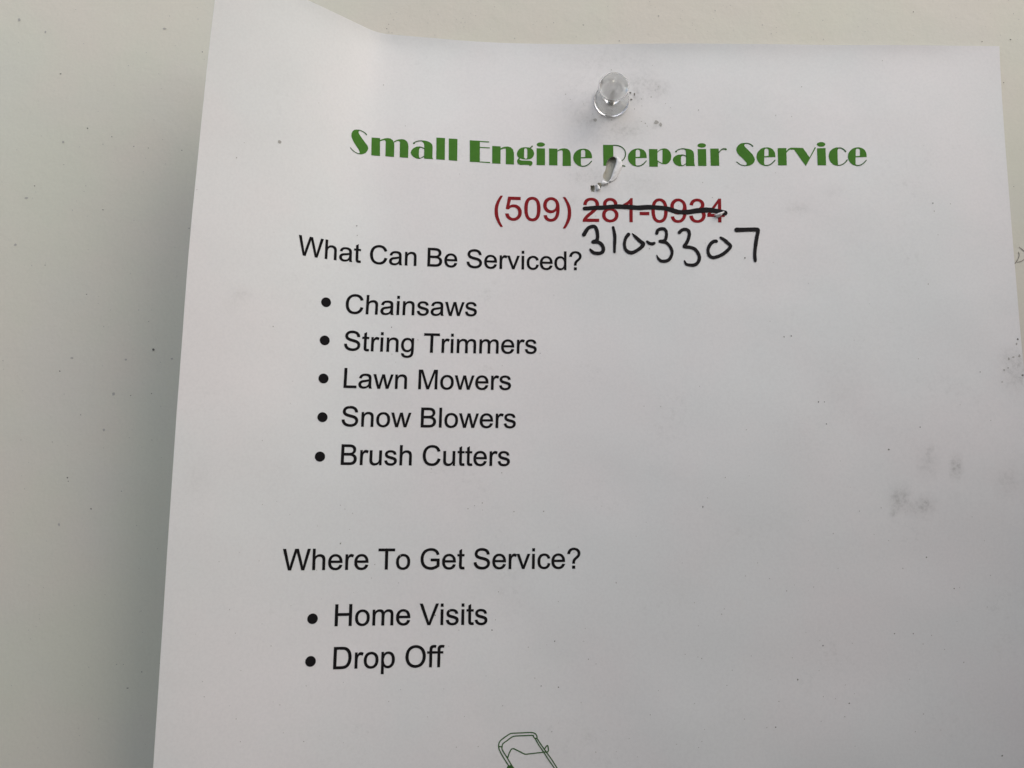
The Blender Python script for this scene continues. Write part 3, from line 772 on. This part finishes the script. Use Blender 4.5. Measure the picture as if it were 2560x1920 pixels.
title = [
 (A_, dict(s=[[(340, 155), (280, 165), (235, 205), (212, 260), (206, 320), (213, 375), (240, 440), (280, 520), (340, 610), (395, 690), (430, 760), (435, 800), (410, 835), (470, 845), (540, 830), (600, 800), (650, 740), (672, 680), (660, 620), (640, 580), (600, 530), (540, 450), (480, 370), (430, 290), (405, 240), (410, 205), (440, 180), (400, 160)]],
   t=[([(400, 170), (470, 187), (540, 222), (590, 257), (625, 300)], [22, 24, 26, 28, 30]), ([(435, 825), (380, 815), (310, 780), (240, 725), (182, 657)], 21)])),
 (A_, dict(s=[[(765, 375), (998, 390), (998, 885), (755, 865)], [(998, 440), (1060, 420), (1130, 398), (1210, 390), (1290, 405), (1350, 450), (1385, 520), (1393, 600), (1385, 910), (1145, 893), (1155, 490), (1135, 450), (1080, 452), (1000, 482)],
   [(1385, 480), (1440, 450), (1520, 425), (1600, 418), (1680, 435), (1740, 480), (1775, 550), (1782, 620), (1775, 938), (1540, 920), (1548, 500), (1515, 468), (1450, 480), (1385, 518)]])),
 (B_, dict(s=[[(120, 518), (60, 512), (9, 520), (-71, 558), (-126, 618), (-148, 680), (-126, 742), (-71, 800), (9, 845), (80, 852), (110, 838), (90, 800), (80, 740), (84, 650), (88, 590), (105, 558), (130, 545)],
   [(170, 345), (250, 350), (330, 370), (400, 405), (450, 460), (462, 520), (455, 780), (460, 830), (478, 862), (235, 850), (222, 835), (228, 480), (215, 420), (185, 388), (150, 372)], ell(-56, 420, 27, 24)],
   t=[([(90, 523), (160, 538), (235, 572)], 25), ([(80, 838), (130, 832), (180, 808), (235, 770)], 22), ([(-56, 418), (-10, 385), (60, 362), (130, 354), (190, 362)], 26)])),
 (B_, dict(s=[[(565, 265), (803, 280), (797, 885), (560, 865)]])),
 (B_, dict(s=[[(908, 290), (1147, 305), (1140, 910), (905, 890)]])),
 (B_, dict(s=[[(1488, 340), (1768, 355), (1765, 948), (1488, 935)], [(1760, 356), (2022, 373), (2022, 402), (1760, 384)], [(1760, 523), (2040, 538), (2046, 566), (1760, 549)], [(1760, 928), (2052, 942), (2050, 972), (1760, 950)]])),
 (C2, dict(s=[[(118, 385), (350, 400), (345, 880), (115, 870)], [(346, 455), (400, 425), (470, 408), (550, 403), (630, 425), (690, 480), (715, 560), (720, 640), (720, 900), (492, 890), (495, 490), (480, 458), (430, 462), (346, 495)]])),
 (C2, dict(s=[[(1040, 420), (980, 424), (920, 437), (865, 470), (825, 520), (800, 590), (802, 640), (820, 685), (870, 725), (960, 755), (1060, 762), (1170, 750), (1225, 715), (1260, 670), (1278, 610), (1270, 550), (1245, 500), (1200, 460), (1140, 430)],
   [(850, 720), (885, 735), (870, 770), (930, 788), (1150, 795), (1210, 812), (1235, 850), (1225, 895), (1190, 935), (1150, 940), (1125, 915), (1000, 910), (900, 915), (840, 890), (804, 835), (805, 785)], ell(1220, 398, 20, 22)],
   h=[[(1000, 490), (1010, 458), (1045, 450), (1075, 462), (1088, 500), (1085, 700), (1070, 734), (1030, 740), (1000, 712)]], t=[([(1165, 450), (1215, 402)], 30)])),
 (C2, dict(s=[ell(1460, 348, 115, 60), [(1345, 450), (1577, 455), (1577, 920), (1345, 915)]])),
 (C2, dict(s=[[(1688, 455), (1920, 462), (1920, 925), (1690, 918)]])),
 (D_, dict(s=[[(-72, 400), (0, 362), (60, 345), (130, 342), (200, 355), (260, 400), (290, 470), (298, 560), (300, 828), (72, 828), (75, 430), (55, 395), (0, 400), (-75, 434)]])),
 (D_, letter_e(0, 0)),
 (D_, dict(s=[[(1190, 245), (1470, 248), (1475, 440), (1475, 700), (1440, 825), (1200, 825)]], t=[([(1470, 258), (1580, 264), (1690, 300), (1770, 370), (1810, 460), (1802, 560), (1765, 635), (1690, 705)], 28), ([(1640, 790), (1700, 812), (1790, 835)], 32)])),
 (D_, letter_e(1512, -5)),
 (E_, dict(s=[[(205, 300), (402, 302), (402, 580), (412, 590), (410, 710), (215, 708)], [(400, 360), (460, 310), (510, 292), (560, 285), (610, 292), (650, 315), (700, 370), (722, 460), (710, 550), (660, 620), (620, 645), (580, 655), (500, 645), (440, 612), (400, 585), (400, 560), (470, 605), (515, 625), (520, 330), (505, 318), (450, 340), (400, 388)]])),
 (E_, dict(s=[[(960, 430), (890, 428), (820, 455), (770, 500), (755, 560), (780, 620), (830, 670), (900, 698), (960, 695), (975, 682), (950, 650), (942, 560), (945, 490), (965, 462), (990, 452)],
   [(1000, 285), (1100, 295), (1180, 315), (1230, 360), (1245, 420), (1250, 620), (1268, 692), (1060, 692), (1058, 640), (1058, 400), (1050, 340), (1020, 310), (985, 305)], ell(828, 361, 21, 19)],
   t=[([(950, 438), (1000, 441), (1070, 470)], 22), ([(950, 690), (1000, 680), (1065, 635)], 18), ([(828, 358), (870, 322), (930, 302), (1000, 295), (1060, 306)], 21)])),
 (E_, dict(s=[ell(1423, 218, 98, 52), [(1328, 300), (1522, 300), (1530, 690), (1340, 690)]])),
 (E_, dict(s=[[(1618, 290), (1812, 290), (1818, 400), (1828, 685), (1630, 687)], ell(1976, 307, 25, 22)], t=[([(1808, 392), (1860, 332), (1910, 300), (1965, 300)], [22, 22, 30, 34])])),
 (F_, dict(s=[[(350, 190), (260, 200), (215, 222), (180, 250), (130, 320), (115, 390), (140, 460), (190, 530), (270, 600), (340, 670), (395, 735), (408, 775), (390, 805), (400, 830), (480, 822), (560, 785), (615, 720), (632, 650), (610, 580), (560, 500), (480, 420), (410, 350), (355, 295), (338, 262), (350, 232), (380, 208)]],
   t=[([(350, 203), (440, 206), (520, 238), (575, 285)], [22, 25, 28, 30]), ([(400, 818), (340, 818), (260, 802), (190, 765), (130, 715)], 22)])),
 (F_, letter_e(312, -36, 1.03)),
 (F_, dict(s=[[(1262, 335), (1503, 335), (1503, 450), (1515, 812), (1275, 815)], [(1503, 415), (1560, 352), (1630, 322), (1720, 325), (1962, 330), (2145, 592), (2290, 308), (2318, 325), (2040, 832), (1715, 378), (1690, 380), (1600, 374), (1545, 420), (1500, 470)]])),
 (G_, dict(s=[ell(693, 232, 117, 64), [(580, 340), (815, 335), (832, 810), (597, 812)]])),
 (G_, dict(s=[[(1160, 315), (1100, 320), (1030, 345), (980, 380), (940, 425), (915, 480), (902, 550), (908, 620), (930, 680), (965, 735), (1030, 792), (1110, 822), (1200, 822), (1160, 795), (1150, 600), (1145, 400), (1160, 355), (1200, 340), (1190, 318)]],
   t=[([(1150, 330), (1240, 335), (1320, 375), (1372, 430)], [24, 28, 32, 34]), ([(1150, 810), (1230, 806), (1310, 770), (1370, 720), (1412, 665)], [24, 26, 28, 30, 32])])),
 (G_, letter_e(1068, -36, 1.03)),
]
groups, thin = [], []
holes_pg = [[tuple(q) for q in h] for h in (H1, H2, H3)]
for (ox, oy, s), g in title:
    so = [cr(p, ox, oy, s) for p in g['s']]
    ho = [cr(p, ox, oy, s) for p in g.get('h', [])]
    groups.append(dict(s=to_page(so), h=to_page(ho)))
    for pts_, w in g.get('t', []):
        ws = [q / s for q in w] if isinstance(w, list) else w / s
        thin += stroke(cr(pts_, ox, oy, s), ws)
ink('title_text', groups, [], M_GREEN, 'green heavy display title reading Small Engine Repair Service', cut=holes_pg)
ink('title_hairline', to_page(thin), [], M_GREENTHIN, 'thin dark green hairlines of the title letters', off=8e-5, cut=holes_pg)['kind'] = 'stuff'

# ------------------------------------------------------------------ marker strike-out and handwriting
c1 = lambda pts: cr(pts, 1440, 480, 8.295)
c2 = lambda pts: cr(pts, 1620, 480, 7.541)
c3 = lambda pts: cr(pts, 1740, 540, 11.85)
strike = c1([(175, 345), (250, 340), (400, 329), (560, 326), (700, 310), (850, 304), (1000, 308), (1150, 318), (1300, 329), (1450, 318), (1600, 320)]) + c2([(300, 306), (400, 328), (500, 360), (600, 381), (750, 380), (900, 356), (1000, 348), (1100, 340), (1200, 346), (1300, 362), (1400, 388), (1450, 398)])
ink('strike_line', to_page(stroke(strike, [9, 10, 10.5, 10.5, 10, 11, 11, 11, 11.5, 12, 11, 11, 11.5, 11, 10.8, 12, 12, 12.5, 13, 12, 11, 13, 12.5], sub=3, rough=0.10)), [], M_MARKER, 'wavy black marker line crossing out the printed number', off=1.1e-4)
W1 = 8.6
digits = [
 ('3', c1([(165, 885), (215, 800), (260, 745), (330, 717), (390, 722), (430, 790), (445, 880), (445, 960), (420, 1010), (350, 1038), (440, 1037), (510, 1070), (555, 1130), (565, 1210), (530, 1260), (450, 1275), (370, 1262), (320, 1225), (295, 1190)]), [10.5, 9.5] + [9] * 14 + [8.5, 7.5, 5]),
 ('1', c1([(770, 735), (795, 850), (805, 960), (800, 1100), (797, 1245)]), [7, 8, 8.2, 7.6, 7]),
 ('0', c1([(1088, 882), (1040, 940), (1007, 1040), (1007, 1130), (1040, 1210), (1110, 1255), (1180, 1255), (1270, 1210), (1350, 1150), (1398, 1080), (1340, 1030), (1240, 940), (1170, 868)]), [9.5, 8.5, 8, 8, 8.5, 9, 9, 8.5, 9.5, 9, 9.5, 8, 3]),
 ('-', c1([(1475, 1030), (1520, 1065), (1580, 1078), (1622, 1062)]), [6, 8, 8.5, 7]),
 ('3', c2([(165, 780), (182, 725), (240, 697), (310, 702), (345, 760), (342, 850), (310, 920), (225, 930), (330, 950), (400, 1010), (445, 1090), (450, 1170), (410, 1260), (350, 1300), (260, 1305), (200, 1265), (165, 1195)]), [8] * 13 + [8.5, 8, 6.5, 3]),
 ('3', c2([(590, 765), (640, 720), (700, 706), (760, 730), (778, 800), (755, 900), (720, 970), (682, 1028), (800, 1045), (890, 1085), (950, 1170), (968, 1250), (940, 1330), (880, 1375), (800, 1380), (720, 1362), (688, 1300)]), [8.5] * 13 + [8.5, 8, 7, 4]),
 ('0', c2([(1285, 930), (1240, 932), (1180, 980), (1140, 1050), (1130, 1120), (1150, 1190), (1210, 1235), (1290, 1225), (1400, 1180), (1500, 1100), (1555, 1020), (1500, 960), (1430, 900), (1368, 862)]), [9, 8.5, 8.5, 8, 8, 8.5, 8.5, 8.5, 8.5, 8.8, 8.5, 9, 8.5, 6]),
 ('7', c3([(1200, 412), (1350, 410), (1600, 405), (1790, 403), (1835, 430), (1815, 560), (1790, 680), (1765, 850), (1742, 1050), (1740, 1200), (1755, 1330)]), [12, 11, 10.5, 10, 10, 9.5, 9.5, 9.5, 9, 8.5, 8]),
]
for nm, pts_, w in digits:
    ink('handwritten_mark' if nm == '-' else 'handwritten_digit', to_page(stroke(pts_, w, sub=3, rough=0.12)), [], M_MARKER, 'black marker dash' if nm == '-' else 'black handwritten digit ' + nm, off=1.1e-4)

# ------------------------------------------------------------------ line drawing of a mower (mostly below the frame)
cm = lambda pts: cr(pts, 1160, 1780, 7.373)
lines = [
 [(1420, 1920), (1300, 1720), (1120, 1420), (940, 1180), (815, 975), (760, 890), (700, 790), (650, 690), (638, 620), (650, 560), (690, 510), (760, 458), (840, 405), (900, 390), (1100, 382), (1230, 375), (1300, 390), (1340, 430), (1348, 482)],
 [(1470, 1900), (1350, 1700), (1170, 1400), (990, 1160), (865, 960), (800, 850), (745, 760), (703, 690), (702, 635), (720, 580), (790, 530), (880, 462), (960, 440), (1100, 435), (1250, 428), (1280, 438), (1285, 462), (1308, 484), (1348, 482)],
 [(640, 635), (705, 641)],
 [(1308, 484), (1380, 610), (1470, 740), (1560, 880), (1665, 1032), (1900, 1390), (2200, 1880)],
 [(1345, 484), (1420, 600), (1520, 740), (1620, 880), (1715, 1032), (1950, 1390), (2250, 1870)],
 [(800, 850), (830, 770), (865, 695), (900, 675), (940, 685), (1050, 740), (1120, 775), (1200, 770), (1330, 755), (1440, 742), (1480, 735)],
 [(1480, 690), (1510, 640), (1535, 615), (1550, 640), (1556, 710), (1530, 740), (1490, 735)],
 [(1000, 2260), (1060, 2060), (1250, 1930), (1700, 1900), (2250, 1880), (2480, 1980), (2560, 2200), (2540, 2330), (2000, 2380), (1200, 2380), (1000, 2260)],
 [(1500, 1900), (1520, 1760), (1640, 1700), (1880, 1700), (1980, 1770), (2000, 1890)],
]
for cx, cy, r in ((1230, 2350, 190), (1230, 2350, 110), (2330, 2330, 210), (2330, 2330, 120)):
    lines.append([(cx + r * math.cos(t), cy + r * math.sin(t)) for t in np.linspace(0, 2 * math.pi, 17)])
mw = []
for l in lines:
    mw += stroke(cm(l), 2.9, sub=2)
mw.append(cm([(782, 1040), (800, 1000), (850, 975), (890, 980), (935, 1040), (960, 1110), (900, 1140), (830, 1110)]))
ink('mower_drawing', to_page(mw), [], M_GREENTHIN, 'dark green line drawing of a lawn mower handle at the foot of the sheet')

# ------------------------------------------------------------------ torn flaps
def flap(name, left, rightp, lift, material, label, nseg=6):
    """curled strip between two edges; lift(t, s) = metres proud of the sheet"""
    L, R = page(catmull(left, 3)), page(catmull(rightp, 3))
    n = min(len(L), len(R))
    V, F = [], []
    for i in range(n):
        t = i / (n - 1)
        for k in range(nseg + 1):
            s = k / nseg
            p = L[i] * (1 - s) + R[i] * s
            V.append(surf([p[0]], [p[1]], lift(t, s) + 0.00012 * random.random() * (0 < s < 1))[0])
    for i in range(n - 1):
        for k in range(nseg):
            a = i * (nseg + 1) + k
            F.append((a, a + nseg + 1, a + nseg + 2, a + 1))
    o = mesh_obj(name, place(np.array(V)), F, material, notice, smooth=True, label=label)
    m_ = o.modifiers.new('thickness', 'SOLIDIFY'); m_.thickness = 0.00009; m_.offset = 0
    return o
d4 = lambda pts: cr(pts, 1400, 360, 9.217)
flap('torn_flap', d4([(1275, 300), (1302, 370), (1272, 510), (1222, 645), (1172, 790), (1105, 888)]), d4([(1330, 318), (1420, 400), (1425, 520), (1370, 640), (1300, 800), (1160, 890)]),
     lambda t, s: (0.00036 * math.sin(math.pi * (0.30 + 0.70 * s)) * math.sin(math.pi * min(1, 0.05 + 0.95 * t)) ** 0.8 + 0.00010), M_TORN, 'whitish torn strip curled up beside the hole')
flap('torn_flap', d4([(950, 890), (990, 850), (1060, 880), (1110, 890)]), d4([(950, 960), (1000, 960), (1060, 950), (1120, 920)]),
     lambda t, s: 0.0004 * math.sin(math.pi * s) + 0.00015, M_TORN, None)
flap('torn_flap', d4([(812, 955), (830, 1010), (850, 1090)]), d4([(880, 950), (915, 990), (930, 1050)]),
     lambda t, s: 0.0005 * math.sin(math.pi * s) + 0.00015, M_TORN, None)
c8 = lambda pts: cr(pts, 1760, 470, 16.59)
flap('torn_flap', c8([(400, 1150), (560, 1085), (700, 1045), (800, 985)]), c8([(470, 1180), (590, 1230), (670, 1180), (828, 1020)]),
     lambda t, s: 0.0011 * math.sin(math.pi * (0.15 + .85 * s)) * (0.3 + 0.7 * math.sin(math.pi * t)) + 0.00018, M_TORN, 'small torn nick over the crossed-out last digit')

# ------------------------------------------------------------------ dirt specks
def specks(name, items, where, material, parent, label=None, shrink=1.0):
    V, F = [], []
    for (x, y, rx, ry) in items:
        n = 9
        ph = random.random() * 6
        ring_ = []
        for k in range(n):
            q = (0.7 + 0.6 * random.random()) * shrink
            t = 2 * math.pi * k / n
            ring_.append((x + rx * q * math.cos(t) , y + ry * q * math.sin(t)))
        pts_ = [(x, y)] + ring_
        if where == 'page':
            ab = page(pts_)
            P = place(surf(ab[:, 0], ab[:, 1], 6e-5))
        else:
            P = wall_px(pts_); P[:, 1] = -8e-5
        b0 = len(V)
        V += [tuple(p) for p in P]
        F += [(b0, b0 + 1 + k, b0 + 1 + (k + 1) % n) for k in range(n)]
    o = mesh_obj(name, V, F, material, parent, label=label)
    o['kind'] = 'stuff'
    return o
psp = [(1496, 272, 2.5, 2), (2332, 508, 2, 2), (2222, 1124, 2.4, 2.4), (1862, 645, 2, 2), (2316, 1393, 2, 2), (2385, 1471, 2, 2), (2057, 1614, 2.2, 2.2), (1994, 1699, 2.2, 2.2), (2123, 1758, 2.2, 2.2),
       (1939, 1818, 2, 2), (2505, 1889, 2.6, 2.2), (2236, 1584, 1.8, 1.8), (2283, 1584, 1.8, 1.8), (851, 1359, 1.8, 1.8), (1088, 1538, 1.6, 1.6), (1230, 1575, 1.8, 1.8), (1387, 1603, 1.8, 1.8), (1353, 1715, 1.8, 1.8), (1396, 1718, 1.8, 1.8),
       (1757, 1267, 1.5, 3), (979, 848 - 30, 1.5, 1.5), (1576, 232, 3, 2.5), (1578, 249, 3.5, 2), (1586, 236, 2, 4), (1565, 222, 1.8, 1.8), (892, 565, 2, 1.5), (1960, 842, 2, 2), (1978, 840, 2.4, 2), (2046, 1005, 1.8, 2.4), (2061, 1005, 1.5, 1.8), (2066, 1060, 1.6, 1.6), (2450, 930, 1.5, 1.5), (2300, 1068, 1.8, 1.6),
       (2556, 938, 3, 2.5), (2544, 848, 2.4, 3)]
psg = [(2541, 860, 2.4, 3), (2533, 893, 3, 2), (2522, 897, 2.4, 3.5), (2520, 920, 2.4, 2), (2510, 925, 2, 2), (2505, 955, 3, 1.5), (2548, 890, 3, 4), (699, 355, 4.6, 5), (1641, 306, 6, 4.5), (1652, 312, 4, 5), (1488, 300, 5, 4)]
tiny = []
for _ in range(230):
    x, y = random.uniform(480, 2480), random.uniform(140, 1900)
    if random.random() < 0.45: y = random.uniform(1250, 1900)
    r_ = random.uniform(0.7, 1.5)
    tiny.append((x, y, r_, r_ * random.uniform(0.7, 1.4)))
for _ in range(45):
    tiny.append((random.gauss(1570, 70), random.gauss(300, 60), random.uniform(0.8, 1.8), random.uniform(0.8, 1.8)))
tiny = [t for t in tiny if not (860 < t[0] < 2180 and 318 < t[1] < 425)]
specks('dirt_specks', psp, 'page', M_DIRT, notice, shrink=0.85)
specks('grey_specks', psg + tiny, 'page', M_DIRTSOFT, notice, shrink=0.95)
wsp = [(152, 185, 4, 2.4), (219, 321, 3, 3), (280, 342, 2, 2), (384, 874, 5, 5.5), (150, 928, 2.6, 2.6), (327, 989, 2, 2), (379, 984, 2.4, 2), (202, 1037, 2, 2), (169, 1194, 2.6, 3), (171, 1203, 2, 2), (228, 1272, 3, 3.6), (304, 1228, 1.7, 1.7),
       (217, 736, 2.2, 2.2), (113, 663, 2.2, 2), (473, 571, 2, 2), (455, 376, 2, 2), (506, 130, 2.4, 1.8), (319, 1720, 4, 1.8), (355, 1679, 1.5, 3.6), (2509, 207, 2, 2.2), (2455, 104, 2.2, 2), (2521, 488, 2.4, 3.4), (2534, 467, 1.6, 1.6), (258, 525, 3, 2), (335, 366, 2, 2), (397, 1721, 2, 4),
       (371, 1000 - 630, 1.6, 1.6), (160, 412, 1.4, 1.4), (87, 465, 2.5, 2), (8, 902, 2, 1.6), (372, 804, 1.6, 1.6), (292, 1661, 1.6, 1.6), (309, 1661, 1.6, 1.4), (247, 1797, 1.6, 1.6), (53, 1100, 1.6, 1.6), (131, 1105, 1.7, 1.7), (2283, 30, 2, 2.4), (1458, 63, 2, 2), (967, 72, 2, 2), (972, 61, 1.5, 1.5), (2526, 99, 4, 2)]
wgy = [(284, 985, 5, 6), (315, 899, 4, 3), (260, 1075, 4, 5), (66, 495, 6, 3), (114, 80, 4, 5), (48, 50, 6, 5), (158, 355, 5, 4), (412, 72, 6, 3), (430, 897, 4, 3), (39, 612, 5, 4), (180, 895, 5, 3), (148, 1312, 4, 6), (2450, 118, 5, 3)]
for _ in range(260):
    x, y = (random.uniform(0, 500), random.uniform(0, 1920)) if random.random() < 0.6 else (random.uniform(800, 2560), random.uniform(0, 105))
    r_ = random.uniform(0.7, 1.7)
    wgy.append((x, y, r_, r_ * random.uniform(0.7, 1.5)))
specks('wall_specks', wsp, 'wall', M_DIRT, wall, shrink=0.62)
specks('wall_grey_specks', wgy, 'wall', M_DIRTSOFT, wall, shrink=0.7)
# hairline crack in the paint beside the sheet
ck = []
for l in ([(340, 120), (346, 155), (325, 205), (297, 240)], [(325, 222), (370, 210), (400, 188)], [(345, 70), (375, 95), (410, 122)]):
    ck += stroke(cr(l, 2460, 600, 3.95), [1.2, 1.9, 1.4, 2.4][:len(l)], sub=3, rough=0.6)
pts, polys = [], []
for p in ck:
    polys.append(list(range(len(pts), len(pts) + len(p)))); pts += p
vo, eo, fo, ov, oe, of = cdt(pts, polys)
P = wall_px([(v.x, v.y) for v in vo]); P[:, 1] = -1.0e-4
mesh_obj('paint_crack', P, [f for f, s in zip(fo, of) if s], M_DIRTMID, wall)

# ------------------------------------------------------------------ the push pin
def lathe(name, prof, material, parent, n=64, label=None, mw=None):
    V, F = [], []
    for r, z in prof:
        for k in range(n):
            t = 2 * math.pi * k / n
            V.append((r * math.cos(t), r * math.sin(t), z))
    m_ = len(prof)
    for i in range(m_ - 1):
        for k in range(n):
            F.append((i * n + k, i * n + (k + 1) % n, (i + 1) * n + (k + 1) % n, (i + 1) * n + k))
    F.append(tuple(reversed(range(n))))
    F.append(tuple((m_ - 1) * n + k for k in range(n)))
    o = mesh_obj(name, V, F, material, parent, smooth=True, label=label)
    o.data.polygons[len(F) - 1].use_smooth = False
    return o
pp = page([(1528, 254)])[0]
pin_at = surf([pp[0]], [pp[1]], 0.0003)[0]
pin = thing('push_pin', 'clear plastic push pin holding the top of the paper notice', 'push pin', tuple(pin_at))
pin.rotation_euler = (math.radians(90 + 1.5), 0, math.radians(-1.5))   # local z points out of the wall
mg = bpy.data.materials.new('clear_plastic'); mg.use_nodes = True
bs = mg.node_tree.nodes['Principled BSDF']
bs.inputs['Base Color'].default_value = (0.97, 0.975, 0.965, 1)
bs.inputs['Roughness'].default_value = 0.06
bs.inputs['IOR'].default_value = 1.42
bs.inputs['Transmission Weight'].default_value = 0.96
nz = mg.node_tree.nodes.new('ShaderNodeTexNoise'); nz.inputs['Scale'].default_value = 900; nz.inputs['Detail'].default_value = 3
tcn = mg.node_tree.nodes.new('ShaderNodeTexCoord'); mg.node_tree.links.new(tcn.outputs['Object'], nz.inputs['Vector'])
mr = mg.node_tree.nodes.new('ShaderNodeMapRange'); mr.inputs['To Min'].default_value = 0.03; mr.inputs['To Max'].default_value = 0.22
mg.node_tree.links.new(nz.outputs['Fac'], mr.inputs['Value']); mg.node_tree.links.new(mr.outputs['Result'], bs.inputs['Roughness'])
mm = 0.001
lathe('plastic_grip', [(4.0 * mm, 0), (4.65 * mm, 0.15 * mm), (4.8 * mm, 0.5 * mm), (4.65 * mm, 0.9 * mm), (4.0 * mm, 1.25 * mm), (3.0 * mm, 1.55 * mm), (2.45 * mm, 2.0 * mm), (2.2 * mm, 2.8 * mm), (2.15 * mm, 4.0 * mm), (2.3 * mm, 5.2 * mm), (2.7 * mm, 6.2 * mm), (3.3 * mm, 6.9 * mm), (3.75 * mm, 7.4 * mm), (4.0 * mm, 7.75 * mm), (4.08 * mm, 8.1 * mm), (4.0 * mm, 8.35 * mm), (3.8 * mm, 8.45 * mm)], mg, pin)
mh = mg.copy(); mh.name = 'frosted_plastic'
bh = mh.node_tree.nodes['Principled BSDF']
for l in list(bh.inputs['Roughness'].links): mh.node_tree.links.remove(l)
bh.inputs['Roughness'].default_value = 0.28
bh.inputs['Transmission Weight'].default_value = 0.80
bh.inputs['Base Color'].default_value = (0.80, 0.80, 0.775, 1)
grip = bpy.data.objects['plastic_grip'].data
grip.materials.append(mh)
grip.polygons[len(grip.polygons) - 1].material_index = 1

ms = bpy.data.materials.new('steel'); ms.use_nodes = True
b_ = ms.node_tree.nodes['Principled BSDF']; b_.inputs['Metallic'].default_value = 1; b_.inputs['Roughness'].default_value = 0.25; b_.inputs['Base Color'].default_value = (0.5, 0.49, 0.46, 1)
lathe('steel_point', [(0.1 * mm, -6 * mm), (0.4 * mm, -4 * mm), (0.42 * mm, 0), (0.42 * mm, 5.0 * mm), (0.25 * mm, 5.2 * mm)], ms, pin, n=20)
